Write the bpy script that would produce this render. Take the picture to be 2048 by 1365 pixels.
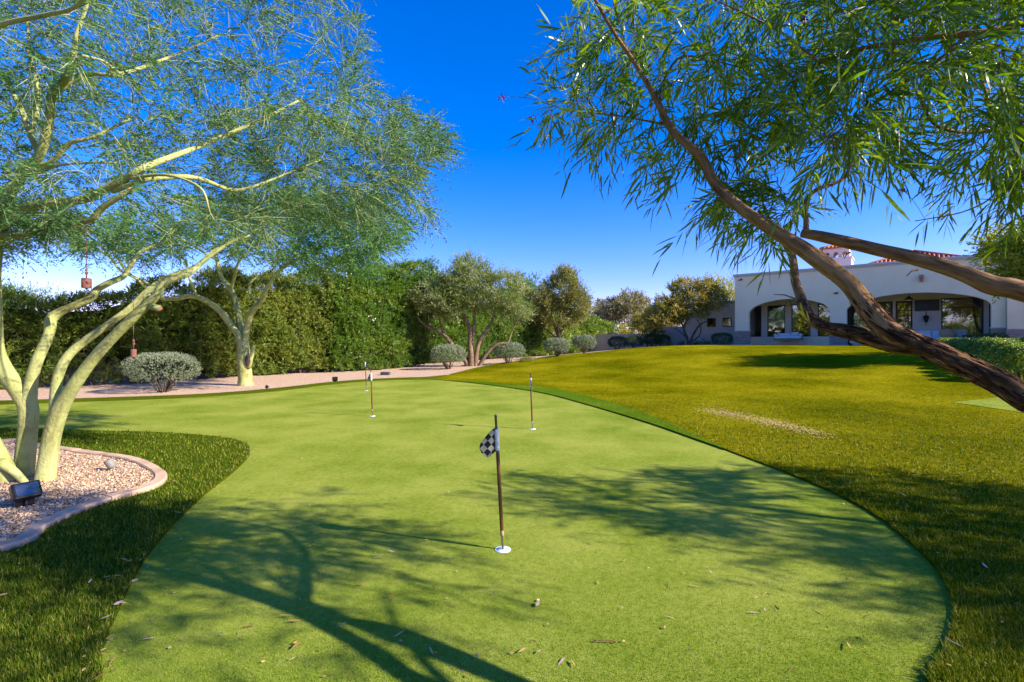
import bpy, bmesh, math, random
import numpy as np
from mathutils import Vector, Matrix, noise as mnoise

for o in list(bpy.data.objects):
    bpy.data.objects.remove(o)
sc = bpy.context.scene
COL = sc.collection
random.seed(7)
RNG = np.random.default_rng(11)
R = math.radians

# ------------------------------------------------------------------ camera, sky, sun, exposure
F = 967.0
EYE = 1.5
cd = bpy.data.cameras.new('camera')
cam = bpy.data.objects.new('camera', cd)
COL.objects.link(cam)
cam.location = (0, 0, EYE)
cam.rotation_euler = (R(90), 0, 0)
cd.sensor_width = 36.0
cd.lens = 36.0 * F / 2048.0
cd.clip_start = 0.05
cd.clip_end = 3000
sc.camera = cam

SUN_EL = 29.5
SUN_AZ = (0.949, -0.316)                      # towards the sun, on the ground
w = bpy.data.worlds.new('World')
sc.world = w
w.use_nodes = True
wn = w.node_tree
bg = wn.nodes['Background']
sky = wn.nodes.new('ShaderNodeTexSky')
sky.sky_type = 'NISHITA'
sky.sun_disc = False
sky.sun_elevation = R(SUN_EL)
sky.sun_rotation = math.atan2(SUN_AZ[0], SUN_AZ[1])
sky.altitude = 400
sky.air_density = 1.0
sky.dust_density = 0.25
sky.ozone_density = 3.0
hs = wn.nodes.new('ShaderNodeHueSaturation')
hs.inputs['Saturation'].default_value = 1.46
wn.links.new(sky.outputs[0], hs.inputs['Color'])
tint = wn.nodes.new('ShaderNodeVectorMath')          # deep desert blue of the polarised picture
tint.operation = 'MULTIPLY'
tint.inputs[1].default_value = (1.0, 0.70, 1.16)
wn.links.new(hs.outputs[0], tint.inputs[0])
wn.links.new(tint.outputs[0], bg.inputs['Color'])
bg.inputs['Strength'].default_value = 0.122

ld = bpy.data.lights.new('sun', 'SUN')
ld.energy = 4.6
ld.angle = R(0.53)
ld.color = (1.0, 0.91, 0.76)
sun = bpy.data.objects.new('sun', ld)
COL.objects.link(sun)
sun.location = (20, -8, 30)
el = R(SUN_EL)
sdir = Vector((SUN_AZ[0] * math.cos(el), SUN_AZ[1] * math.cos(el), math.sin(el)))
sun.rotation_euler = sdir.to_track_quat('Z', 'Y').to_euler()

sc.view_settings.view_transform = 'Standard'
sc.view_settings.look = 'None'
sc.view_settings.exposure = 1.2
sc.view_settings.gamma = 1.0
sc.render.engine = 'CYCLES'
sc.cycles.use_denoising = True
sc.cycles.max_bounces = 6
sc.cycles.diffuse_bounces = 3
sc.cycles.transmission_bounces = 4
sc.cycles.transparent_max_bounces = 6
sc.cycles.caustics_reflective = False
sc.cycles.caustics_refractive = False

# ------------------------------------------------------------------ helpers
def P(u, v, Y):
    return np.array(((u - 1024) / F * Y, Y, EYE - (v - 682) / F * Y))

def sstep(a, b, x):
    t = np.clip((x - a) / (b - a), 0, 1)
    return t * t * (3 - 2 * t)

def terr(x, y):
    n = 0.6 * x + 0.8 * y
    q = 0.8 * x - 0.6 * y
    return 1.2 * sstep(13, 33, n) * (0.12 + 0.88 * sstep(-25, -9, q))

def G(u, v):
    """ground point seen at a pixel"""
    k = (u - 1024) / F
    m = (v - 682) / F
    Y = 1.0
    while Y < 120:
        if EYE - m * Y <= terr(k * Y, Y):
            break
        Y *= 1.004
    return (k * Y, Y)

def link(o, parent=None):
    COL.objects.link(o)
    if parent is not None:
        o.parent = parent
    return o

def tag(o, label=None, cat=None, group=None, kind=None):
    if label: o['label'] = label
    if cat: o['category'] = cat
    if group: o['group'] = group
    if kind: o['kind'] = kind
    return o

def thing(name, label, cat, loc=(0, 0, 0), rz=0, group=None):
    e = bpy.data.objects.new(name, None)
    e.empty_display_size = 0.2
    COL.objects.link(e)
    e.location = loc
    e.rotation_euler = (0, 0, rz)
    return tag(e, label, cat, group)

def np_mesh(name, V, T, mat, parent=None, origin=(0, 0, 0), tint=None, smooth=False, kind=None, bark=None):
    """triangle mesh from arrays"""
    V = np.asarray(V, dtype=np.float32) - np.asarray(origin, dtype=np.float32)
    T = np.asarray(T, dtype=np.int32)
    me = bpy.data.meshes.new(name)
    me.vertices.add(len(V))
    me.vertices.foreach_set('co', V.ravel())
    me.loops.add(T.size)
    me.loops.foreach_set('vertex_index', T.ravel())
    me.polygons.add(len(T))
    me.polygons.foreach_set('loop_start', np.arange(0, T.size, 3, dtype=np.int32))
    if smooth:
        me.polygons.foreach_set('use_smooth', np.ones(len(T), dtype=bool))
    if tint is not None:
        a = me.attributes.new('tint', 'FLOAT', 'POINT')
        a.data.foreach_set('value', np.asarray(tint, dtype=np.float32))
    if bark is not None:
        a = me.attributes.new('bark', 'FLOAT_VECTOR', 'POINT')
        a.data.foreach_set('vector', np.asarray(bark, dtype=np.float32).ravel())
    me.materials.append(mat)
    me.update(calc_edges=True)
    me.validate()
    o = bpy.data.objects.new(name, me)
    link(o, parent)
    if kind: o['kind'] = kind
    return o

def bm_obj(name, bm, mat, parent=None, smooth=False):
    me = bpy.data.meshes.new(name)
    bmesh.ops.recalc_face_normals(bm, faces=bm.faces)
    bm.to_mesh(me)
    bm.free()
    if smooth:
        for p in me.polygons: p.use_smooth = True
    me.materials.append(mat)
    o = bpy.data.objects.new(name, me)
    return link(o, parent)

def add_box(bm, c, s, rot=None, bevel=0.0):
    m = Matrix.Translation(c)
    if rot is not None: m = m @ rot
    r = bmesh.ops.create_cube(bm, size=1.0, matrix=m @ Matrix.Diagonal((s[0], s[1], s[2], 1)))
    if bevel > 0:
        es = list({e for v in r['verts'] for e in v.link_edges})
        bmesh.ops.bevel(bm, geom=es, offset=bevel, segments=2, affect='EDGES', profile=0.5)

def box(name, c, s, mat, parent=None, rot=None, bevel=0.0):
    bm = bmesh.new()
    add_box(bm, c, s, rot, bevel)
    return bm_obj(name, bm, mat, parent)

def lathe(name, prof, mat, parent=None, seg=20, loc=(0, 0, 0), rot=None, smooth=True):
    bm = bmesh.new()
    rings = []
    for (r, z) in prof:
        if r < 1e-5:
            rings.append([bm.verts.new((0, 0, z))])
        else:
            rings.append([bm.verts.new((r * math.cos(2 * math.pi * i / seg), r * math.sin(2 * math.pi * i / seg), z)) for i in range(seg)])
    for a, b in zip(rings[:-1], rings[1:]):
        for i in range(seg):
            j = (i + 1) % seg
            vs = [a[i % len(a)], a[j % len(a)], b[j % len(b)], b[i % len(b)]]
            u = []
            for v in vs:
                if v not in u: u.append(v)
            if len(u) >= 3: bm.faces.new(u)
    m = Matrix.Translation(loc)
    if rot is not None: m = m @ rot
    bmesh.ops.transform(bm, matrix=m, verts=bm.verts)
    return bm_obj(name, bm, mat, parent, smooth)

def catmull(pts, n=6, closed=False):
    pts = [np.array(p, dtype=float) for p in pts]
    k = len(pts)
    out = []
    rng = range(k) if closed else range(k - 1)
    for i in rng:
        if closed:
            p0, p1, p2, p3 = pts[i - 1], pts[i], pts[(i + 1) % k], pts[(i + 2) % k]
        else:
            p1, p2 = pts[i], pts[i + 1]
            p0 = pts[i - 1] if i > 0 else 2 * p1 - p2
            p3 = pts[i + 2] if i + 2 < k else 2 * p2 - p1
        for j in range(n):
            t = j / n
            out.append(0.5 * ((2 * p1) + (-p0 + p2) * t + (2 * p0 - 5 * p1 + 4 * p2 - p3) * t * t + (-p0 + 3 * p1 - 3 * p2 + p3) * t ** 3))
    if not closed: out.append(pts[-1])
    return np.array(out)

def inpoly(pts, poly):
    x, y = pts[:, 0], pts[:, 1]
    poly = np.asarray(poly)
    ins = np.zeros(len(pts), dtype=bool)
    j = len(poly) - 1
    for i in range(len(poly)):
        xi, yi = poly[i]; xj, yj = poly[j]
        c = ((yi > y) != (yj > y)) & (x < (xj - xi) * (y - yi) / (yj - yi + 1e-12) + xi)
        ins ^= c
        j = i
    return ins

def unit(a):
    return a / (np.linalg.norm(a, axis=-1, keepdims=True) + 1e-9)

# ------------------------------------------------------------------ materials
def new_mat(name):
    m = bpy.data.materials.new(name)
    m.use_nodes = True
    nt = m.node_tree
    return m, nt, nt.nodes['Principled BSDF'], nt.nodes['Material Output']

def nnode(nt, t, **kw):
    n = nt.nodes.new(t)
    for k, v in kw.items():
        if k in n.inputs: n.inputs[k].default_value = v
        else: setattr(n, k, v)
    return n

def ramp(nt, fac, stops):
    r = nt.nodes.new('ShaderNodeValToRGB')
    e = r.color_ramp.elements
    while len(e) < len(stops): e.new(0.5)
    for el_, (p, c) in zip(e, stops):
        el_.position = p
        el_.color = (c[0], c[1], c[2], 1)
    nt.links.new(fac, r.inputs[0])
    return r

def noisy(name, stops, scale, rough=0.8, bump=0.0, bscale=None, detail=6, spec=0.3, stretch=None, dist=0.02, metal=0.0, bark=False):
    m, nt, b, out = new_mat(name)
    tc = nnode(nt, 'ShaderNodeTexCoord')
    src = tc.outputs['Object']
    if bark:
        at = nnode(nt, 'ShaderNodeAttribute', attribute_name='bark')
        src = at.outputs['Vector']
    if stretch:
        mp = nnode(nt, 'ShaderNodeMapping')
        mp.inputs['Scale'].default_value = stretch
        nt.links.new(src, mp.inputs[0]); src = mp.outputs[0]
    n = nnode(nt, 'ShaderNodeTexNoise', Scale=scale, Detail=detail, Roughness=0.62)
    nt.links.new(src, n.inputs['Vector'])
    rp = ramp(nt, n.outputs['Fac'], stops)
    nt.links.new(rp.outputs[0], b.inputs['Base Color'])
    b.inputs['Roughness'].default_value = rough
    b.inputs['Specular IOR Level'].default_value = spec
    b.inputs['Metallic'].default_value = metal
    if bump > 0:
        n2 = nnode(nt, 'ShaderNodeTexNoise', Scale=bscale or scale * 2, Detail=8, Roughness=0.65)
        nt.links.new(src, n2.inputs['Vector'])
        bp = nnode(nt, 'ShaderNodeBump', Strength=bump, Distance=dist)
        nt.links.new(n2.outputs['Fac'], bp.inputs['Height'])
        nt.links.new(bp.outputs[0], b.inputs['Normal'])
    return m

def plain(name, c, rough=0.6, metal=0.0, spec=0.4, var=0.12):
    d = [x * (1 - var) for x in c]; l = [min(1, x * (1 + var)) for x in c]
    return noisy(name, [(0.3, d), (0.7, l)], 9.0, rough, spec=spec, metal=metal)

def leaf_mat(name, stops, trans=0.35, rough=0.5, spec=0.35):
    m, nt, b, out = new_mat(name)
    a = nnode(nt, 'ShaderNodeAttribute', attribute_name='tint')
    rp = ramp(nt, a.outputs['Fac'], stops)
    nt.links.new(rp.outputs[0], b.inputs['Base Color'])
    b.inputs['Roughness'].default_value = rough
    b.inputs['Specular IOR Level'].default_value = spec
    tr = nnode(nt, 'ShaderNodeBsdfTranslucent')
    hsv = nnode(nt, 'ShaderNodeHueSaturation', Hue=0.49, Saturation=1.15, Value=1.25)
    nt.links.new(rp.outputs[0], hsv.inputs['Color'])
    nt.links.new(hsv.outputs[0], tr.inputs['Color'])
    mx = nnode(nt, 'ShaderNodeMixShader')
    mx.inputs[0].default_value = trans
    nt.links.new(b.outputs[0], mx.inputs[1]); nt.links.new(tr.outputs[0], mx.inputs[2])
    nt.links.new(mx.outputs[0], out.inputs['Surface'])
    return m

def turf_mat(name, stops, fine, bump, patch, rough=0.75, dist=0.02, pw=0.30):
    """turf: fine blade-sized speckle, mottled by broad soft patches"""
    m, nt, b, out = new_mat(name)
    tc = nnode(nt, 'ShaderNodeTexCoord')
    n1 = nnode(nt, 'ShaderNodeTexNoise', Scale=fine, Detail=3, Roughness=0.7)
    n2 = nnode(nt, 'ShaderNodeTexNoise', Scale=patch, Detail=5, Roughness=0.6)
    n3 = nnode(nt, 'ShaderNodeTexNoise', Scale=fine * 0.13, Detail=6, Roughness=0.8)
    for n in (n1, n2, n3): nt.links.new(tc.outputs['Object'], n.inputs['Vector'])
    ma = nnode(nt, 'ShaderNodeMath', operation='MULTIPLY_ADD')
    ma.inputs[1].default_value = pw
    nt.links.new(n2.outputs['Fac'], ma.inputs[0])
    mb = nnode(nt, 'ShaderNodeMath', operation='MULTIPLY_ADD')
    mb.inputs[1].default_value = 0.35
    nt.links.new(n3.outputs['Fac'], mb.inputs[0])
    mc = nnode(nt, 'ShaderNodeMath', operation='MULTIPLY')
    mc.inputs[1].default_value = 0.35
    nt.links.new(n1.outputs['Fac'], mc.inputs[0])
    nt.links.new(mc.outputs[0], mb.inputs[2])
    nt.links.new(mb.outputs[0], ma.inputs[2])
    rp = ramp(nt, ma.outputs[0], stops)
    nt.links.new(rp.outputs[0], b.inputs['Base Color'])
    b.inputs['Roughness'].default_value = rough
    b.inputs['Specular IOR Level'].default_value = 0.0
    bp = nnode(nt, 'ShaderNodeBump', Strength=bump, Distance=dist)
    nt.links.new(n1.outputs['Fac'], bp.inputs['Height'])
    nt.links.new(bp.outputs[0], b.inputs['Normal'])
    return m

M = {}
M['green'] = turf_mat('putting_turf', [(0.39, (0.09, 0.145, 0.010)), (0.5, (0.185, 0.24, 0.024)), (0.61, (0.31, 0.335, 0.058))], 170, 0.7, 0.8, dist=0.006, pw=0.38)
M['lawn'] = turf_mat('lawn_turf', [(0.41, (0.04, 0.06, 0.001)), (0.5, (0.16, 0.155, 0.002)), (0.60, (0.36, 0.31, 0.010))], 90, 1.0, 0.35, dist=0.03)
M['lawn_dark'] = turf_mat('fringe_turf', [(0.36, (0.035, 0.06, 0.002)), (0.5, (0.09, 0.12, 0.006)), (0.66, (0.18, 0.18, 0.015))], 90, 1.0, 0.5, dist=0.03)
M['lawn_seam'] = turf_mat('seam_turf', [(0.36, (0.035, 0.09, 0.003)), (0.5, (0.09, 0.17, 0.008)), (0.66, (0.19, 0.26, 0.02))], 90, 1.0, 0.5, dist=0.03)
M['worn'] = noisy('worn_turf', [(0.35, (0.15, 0.13, 0.03)), (0.65, (0.33, 0.27, 0.12))], 60, 0.9, 0.6)
M['soil'] = noisy('desert_soil', [(0.3, (0.28, 0.19, 0.12)), (0.7, (0.42, 0.30, 0.20))], 4, 0.95, 0.3, 40)

def gravel_mat():
    m, nt, b, out = new_mat('tan_gravel')
    tc = nnode(nt, 'ShaderNodeTexCoord')
    vo = nnode(nt, 'ShaderNodeTexVoronoi', Scale=55.0)
    nt.links.new(tc.outputs['Object'], vo.inputs['Vector'])
    rp = ramp(nt, vo.outputs['Color'], [(0.1, (0.30, 0.16, 0.09)), (0.45, (0.56, 0.36, 0.23)), (0.8, (0.72, 0.52, 0.38))])
    nt.links.new(rp.outputs[0], b.inputs['Base Color'])
    b.inputs['Roughness'].default_value = 0.9
    bp = nnode(nt, 'ShaderNodeBump', Strength=0.8, Distance=0.012)
    bp.invert = True
    nt.links.new(vo.outputs['Distance'], bp.inputs['Height'])
    nt.links.new(bp.outputs[0], b.inputs['Normal'])
    return m
M['gravel'] = gravel_mat()
M['pebble'] = leaf_mat('pebble_stone', [(0.0, (0.20, 0.10, 0.06)), (0.3, (0.46, 0.29, 0.16)), (0.65, (0.62, 0.44, 0.27)), (1.0, (0.74, 0.62, 0.48))], 0.0, 0.85, 0.2)
M['curb'] = noisy('pink_concrete', [(0.3, (0.46, 0.29, 0.18)), (0.7, (0.66, 0.46, 0.30))], 4, 0.9, 0.25, 60, spec=0.2)
M['stucco'] = noisy('white_stucco', [(0.25, (0.80, 0.66, 0.42)), (0.5, (0.88, 0.74, 0.48)), (0.75, (0.92, 0.79, 0.52))], 0.7, 0.95, 0.3, 30, spec=0.1)
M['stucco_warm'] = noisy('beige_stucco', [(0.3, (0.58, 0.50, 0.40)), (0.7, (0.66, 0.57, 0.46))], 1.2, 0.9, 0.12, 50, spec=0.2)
M['stucco_pink'] = noisy('pink_stucco', [(0.3, (0.66, 0.52, 0.46)), (0.7, (0.74, 0.58, 0.52))], 1.2, 0.9, 0.12, 50, spec=0.2)
M['coping'] = noisy('coping_concrete', [(0.3, (0.50, 0.46, 0.42)), (0.7, (0.58, 0.53, 0.48))], 3, 0.9, 0.1, 50)
M['wall'] = noisy('tan_block_wall', [(0.3, (0.52, 0.40, 0.31)), (0.7, (0.62, 0.49, 0.39))], 1.5, 0.9, 0.2, 40)
M['stone'] = noisy('ledge_stone', [(0.25, (0.20, 0.13, 0.10)), (0.5, (0.34, 0.25, 0.20)), (0.75, (0.48, 0.40, 0.33))], 2.2, 0.9, 0.4, 30, stretch=(1, 1, 6))
M['tile'] = noisy('red_roof_tile', [(0.3, (0.40, 0.10, 0.05)), (0.7, (0.58, 0.20, 0.11))], 5, 0.85, 0.2)
M['concrete'] = noisy('patio_concrete', [(0.3, (0.42, 0.38, 0.34)), (0.7, (0.52, 0.47, 0.42))], 2, 0.9, 0.15, 30)
M['slate'] = noisy('dark_slate', [(0.3, (0.06, 0.06, 0.07)), (0.7, (0.11, 0.11, 0.12))], 3, 0.7, 0.2)
M['bronze'] = plain('dark_bronze', (0.025, 0.018, 0.014), 0.45, 0.3)
M['black'] = plain('black_plastic', (0.012, 0.012, 0.013), 0.35)
M['copper'] = plain('copper_sconce', (0.40, 0.17, 0.10), 0.5, 0.3)
M['cloth_white'] = noisy('white_cushion', [(0.3, (0.66, 0.65, 0.63)), (0.7, (0.76, 0.75, 0.73))], 14, 0.95, 0.1)
M['cloth_tan'] = noisy('tan_wicker', [(0.3, (0.34, 0.20, 0.10)), (0.7, (0.46, 0.29, 0.16))], 30, 0.85, 0.3)
M['cloth_stripe'] = noisy('striped_cushion', [(0.45, (0.12, 0.10, 0.08)), (0.55, (0.55, 0.48, 0.38))], 10, 0.95, stretch=(8, 1, 1))
M['room'] = plain('warm_room_wall', (0.42, 0.28, 0.15), 0.8)
M['drape'] = noisy('grey_curtain', [(0.4, (0.16, 0.14, 0.11)), (0.6, (0.30, 0.26, 0.21))], 6, 0.95, stretch=(6, 6, 0.2))
M['rust'] = noisy('rusty_iron', [(0.3, (0.13, 0.05, 0.035)), (0.7, (0.25, 0.10, 0.075))], 30, 0.8, 0.2)
M['pole'] = noisy('brown_flagstick', [(0.35, (0.07, 0.025, 0.010)), (0.65, (0.20, 0.075, 0.022))], 16, 0.4, 0.1, stretch=(1, 1, 0.25), spec=0.5)
M['steel'] = noisy('worn_steel', [(0.3, (0.12, 0.11, 0.09)), (0.7, (0.30, 0.28, 0.25))], 40, 0.4, metal=0.7)
M['white_plastic'] = noisy('aged_white_plastic', [(0.3, (0.62, 0.60, 0.55)), (0.7, (0.80, 0.78, 0.74))], 25, 0.5)
M['cup'] = plain('white_cup', (0.82, 0.84, 0.88), 0.45, var=0.04)
M['lamp_grey'] = plain('grey_fitting', (0.22, 0.20, 0.18), 0.6)
M['bloom_purple'] = plain('purple_bloom', (0.22, 0.04, 0.20), 0.6)
M['bloom_white'] = plain('white_bloom', (0.80, 0.74, 0.70), 0.7)
M['dry_leaf'] = leaf_mat('dry_leaf', [(0.0, (0.22, 0.10, 0.04)), (0.5, (0.46, 0.32, 0.12)), (0.85, (0.55, 0.45, 0.28)), (1.0, (0.42, 0.27, 0.30))], 0.1, 0.8, 0.1)
M['cut_wood'] = noisy('cut_wood', [(0.4, (0.42, 0.20, 0.09)), (0.6, (0.56, 0.30, 0.14))], 30, 0.85)

def flag_mat():
    m, nt, b, out = new_mat('checkered_flag')
    tc = nnode(nt, 'ShaderNodeTexCoord')
    mp = nnode(nt, 'ShaderNodeMapping')
    mp.inputs['Rotation'].default_value = (0, R(40), 0)
    mp.inputs['Location'].default_value = (0.011, 0.5, 0.007)
    mp.inputs['Scale'].default_value = (1, 0.0, 1)
    nt.links.new(tc.outputs['Object'], mp.inputs[0])
    ck = nnode(nt, 'ShaderNodeTexChecker', Scale=26.0)
    ck.inputs['Color1'].default_value = (0.012, 0.012, 0.013, 1)
    ck.inputs['Color2'].default_value = (0.50, 0.47, 0.38, 1)
    nt.links.new(mp.outputs[0], ck.inputs['Vector'])
    nt.links.new(ck.outputs['Color'], b.inputs['Base Color'])
    b.inputs['Roughness'].default_value = 0.6
    return m
M['flag'] = flag_mat()

def glass_mat():
    m, nt, b, out = new_mat('window_glass')
    g = nnode(nt, 'ShaderNodeBsdfGlossy', Roughness=0.015)
    g.inputs['Color'].default_value = (0.9, 0.95, 0.95, 1)
    t = nnode(nt, 'ShaderNodeBsdfTransparent')
    t.inputs['Color'].default_value = (0.55, 0.58, 0.55, 1)
    lw = nnode(nt, 'ShaderNodeLayerWeight', Blend=0.45)
    ma = nnode(nt, 'ShaderNodeMath', operation='MULTIPLY_ADD')
    ma.inputs[1].default_value = 0.6; ma.inputs[2].default_value = 0.16
    nt.links.new(lw.outputs['Fresnel'], ma.inputs[0])
    mx = nnode(nt, 'ShaderNodeMixShader')
    nt.links.new(ma.outputs[0], mx.inputs[0])
    nt.links.new(t.outputs[0], mx.inputs[1]); nt.links.new(g.outputs[0], mx.inputs[2])
    nt.links.new(mx.outputs[0], out.inputs['Surface'])
    return m
M['glass'] = glass_mat()

def pv_bark():
    m = noisy('green_bark', [(0.30, (0.20, 0.21, 0.07)), (0.45, (0.36, 0.38, 0.13)), (0.70, (0.48, 0.49, 0.20))], 2.6, 0.85, 0.7, 26, spec=0.12)
    nt = m.node_tree; b = nt.nodes['Principled BSDF']
    src = b.inputs['Base Color'].links[0].from_socket
    at = nnode(nt, 'ShaderNodeAttribute', attribute_name='bark')
    n1 = nnode(nt, 'ShaderNodeTexNoise', Scale=9.0, Detail=7, Roughness=0.7); nt.links.new(at.outputs['Vector'], n1.inputs['Vector'])
    r1 = ramp(nt, n1.outputs['Fac'], [(0.53, (0, 0, 0)), (0.66, (1, 1, 1))])
    n2 = nnode(nt, 'ShaderNodeTexNoise', Scale=70.0, Detail=4, Roughness=0.6); nt.links.new(at.outputs['Vector'], n2.inputs['Vector'])
    r2 = ramp(nt, n2.outputs['Fac'], [(0.62, (0, 0, 0)), (0.70, (1, 1, 1))])
    for r_, c, f in ((r1, (0.17, 0.13, 0.06, 1), .7), (r2, (0.10, 0.075, 0.04, 1), .8)):
        mx = nnode(nt, 'ShaderNodeMix', data_type='RGBA')
        mu = nnode(nt, 'ShaderNodeMath', operation='MULTIPLY'); mu.inputs[1].default_value = f
        nt.links.new(r_.outputs[0], mu.inputs[0]); nt.links.new(mu.outputs[0], mx.inputs[0])
        nt.links.new(src, mx.inputs[6]); mx.inputs[7].default_value = c
        src = mx.outputs[2]
    nt.links.new(src, b.inputs['Base Color'])
    return m
M['pv_bark'] = pv_bark()
M['pv_twig'] = plain('green_twig', (0.42, 0.40, 0.21), 0.8)
M['willow_bark'] = noisy('furrowed_brown_bark', [(0.36, (0.018, 0.009, 0.006)), (0.48, (0.11, 0.052, 0.022)), (0.60, (0.27, 0.135, 0.055)), (0.75, (0.42, 0.24, 0.12))], 38, 0.92, 1.0, 60, spec=0.15, dist=0.03, bark=True)
M['willow_limb'] = noisy('brown_limb_bark', [(0.3, (0.085, 0.040, 0.017)), (0.5, (0.26, 0.145, 0.065)), (0.75, (0.40, 0.25, 0.13))], 45, 0.9, 0.8, 90, spec=0.15, dist=0.012, bark=True)
M['bark_strip'] = leaf_mat('bark_strip', [(0.0, (0.012, 0.007, 0.005)), (0.4, (0.06, 0.028, 0.014)), (0.75, (0.20, 0.095, 0.04)), (1.0, (0.40, 0.22, 0.11))], 0.0, 0.95, 0.1)
M['twig'] = plain('brown_twig', (0.13, 0.085, 0.055), 0.85)
M['dark_bark'] = noisy('dark_bark', [(0.3, (0.05, 0.033, 0.025)), (0.7, (0.15, 0.105, 0.08))], 8, 0.95, 0.6, 20)
M['olive_bark'] = noisy('olive_bark', [(0.3, (0.12, 0.075, 0.04)), (0.7, (0.28, 0.19, 0.11))], 6, 0.95, 0.6, 20)
M['pv_leaf'] = leaf_mat('feathery_leaf', [(0.0, (0.04, 0.13, 0.035)), (0.5, (0.095, 0.22, 0.055)), (1.0, (0.21, 0.30, 0.07))], 0.4)
M['willow_leaf'] = leaf_mat('narrow_leaf', [(0.0, (0.05, 0.13, 0.012)), (0.5, (0.13, 0.24, 0.025)), (1.0, (0.29, 0.37, 0.055))], 0.45, 0.36, 0.5)
M['oleander'] = leaf_mat('oleander_leaf', [(0.0, (0.045, 0.12, 0.012)), (0.5, (0.12, 0.22, 0.02)), (1.0, (0.28, 0.34, 0.05))], 0.35, 0.4, 0.45)
M['oleander_dry'] = leaf_mat('oleander_leaf_dry', [(0.0, (0.05, 0.10, 0.010)), (0.5, (0.13, 0.19, 0.020)), (1.0, (0.30, 0.32, 0.06))], 0.35, 0.45, 0.4)
M['olive_leaf'] = leaf_mat('olive_leaf', [(0.0, (0.10, 0.15, 0.02)), (0.5, (0.225, 0.28, 0.065)), (1.0, (0.45, 0.48, 0.24))], 0.3)
M['olive_leaf2'] = leaf_mat('golden_olive_leaf', [(0.0, (0.09, 0.11, 0.02)), (0.5, (0.23, 0.24, 0.05)), (1.0, (0.44, 0.40, 0.14))], 0.3)
M['gold_leaf'] = leaf_mat('golden_leaf', [(0.0, (0.10, 0.115, 0.015)), (0.5, (0.29, 0.26, 0.045)), (1.0, (0.52, 0.42, 0.12))], 0.35)
M['dry_twig_leaf'] = leaf_mat('greyish_leaf', [(0.0, (0.11, 0.105, 0.04)), (0.5, (0.24, 0.22, 0.085)), (1.0, (0.38, 0.34, 0.17))], 0.3)
M['lime_leaf'] = leaf_mat('lime_leaf', [(0.0, (0.12, 0.17, 0.012)), (0.5, (0.31, 0.34, 0.03)), (1.0, (0.55, 0.50, 0.09))], 0.4)
M['sage_leaf'] = leaf_mat('sage_leaf', [(0.0, (0.10, 0.13, 0.06)), (0.5, (0.21, 0.25, 0.14)), (1.0, (0.36, 0.40, 0.28))], 0.15, 0.7, 0.2)
M['box_leaf'] = leaf_mat('boxwood_leaf', [(0.0, (0.06, 0.15, 0.012)), (0.5, (0.16, 0.26, 0.025)), (1.0, (0.42, 0.44, 0.08))], 0.3, 0.4, 0.45)
M['dark_leaf'] = leaf_mat('dark_shrub_leaf', [(0.0, (0.03, 0.06, 0.015)), (0.5, (0.07, 0.12, 0.03)), (1.0, (0.13, 0.18, 0.05))], 0.2)
M['spiky'] = leaf_mat('spiky_leaf', [(0.0, (0.10, 0.15, 0.09)), (1.0, (0.26, 0.32, 0.20))], 0.1)
M['blade'] = leaf_mat('turf_blade', [(0.0, (0.02, 0.06, 0.002)), (0.45, (0.085, 0.15, 0.006)), (0.8, (0.19, 0.23, 0.014)), (1.0, (0.40, 0.34, 0.08))], 0.25, 0.6, 0.1)
M['nap'] = leaf_mat('green_nap', [(0.0, (0.07, 0.155, 0.007)), (0.5, (0.18, 0.285, 0.020)), (1.0, (0.35, 0.42, 0.06))], 0.2, 0.6, 0.05)
M['blade_gold'] = leaf_mat('golden_turf_blade', [(0.0, (0.025, 0.075, 0.002)), (0.4, (0.10, 0.16, 0.004)), (0.75, (0.215, 0.245, 0.010)), (1.0, (0.44, 0.38, 0.09))], 0.25, 0.6, 0.1)
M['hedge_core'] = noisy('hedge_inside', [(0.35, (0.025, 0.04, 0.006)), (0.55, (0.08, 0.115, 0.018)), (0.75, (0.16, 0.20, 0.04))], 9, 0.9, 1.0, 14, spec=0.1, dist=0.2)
M['bush_core'] = plain('bush_stem', (0.10, 0.07, 0.04), 0.95)

# ------------------------------------------------------------------ ground sheets
def sheet(name, outline, zoff, mat, grid=1.5, skirt=0.05, flat=None):
    bm = bmesh.new()
    vs = [bm.verts.new((p[0], p[1], 0)) for p in outline]
    f = bm.faces.new(vs)
    bm.normal_update()
    if f.normal.z < 0: bmesh.ops.reverse_faces(bm, faces=[f])
    bmesh.ops.triangulate(bm, faces=bm.faces[:], ngon_method='EAR_CLIP')
    xs = [p[0] for p in outline]; ys = [p[1] for p in outline]
    if flat is None:
        for ax, lo, hi in ((0, min(xs), max(xs)), (1, min(ys), max(ys))):
            k = lo + grid
            while k < hi:
                no = (1, 0, 0) if ax == 0 else (0, 1, 0)
                co = (k, 0, 0) if ax == 0 else (0, k, 0)
                bmesh.ops.bisect_plane(bm, geom=bm.verts[:] + bm.edges[:] + bm.faces[:], plane_co=co, plane_no=no, dist=1e-5)
                k += grid
    if skirt:
        be = [e for e in bm.edges if e.is_boundary]
        r = bmesh.ops.extrude_edge_only(bm, edges=be)
        low = {v for v in r['geom'] if isinstance(v, bmesh.types.BMVert)}
    else:
        low = set()
    for v in bm.verts:
        base = flat if flat is not None else float(terr(v.co.x, v.co.y))
        v.co.z = base + zoff - (skirt if v in low else 0)
    me = bpy.data.meshes.new(name)
    bm.normal_update()
    bm.to_mesh(me); bm.free()
    me.materials.append(mat)
    for p in me.polygons: p.use_smooth = flat is None and not skirt
    o = bpy.data.objects.new(name, me)
    link(o)
    o['kind'] = 'structure'
    return o

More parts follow.
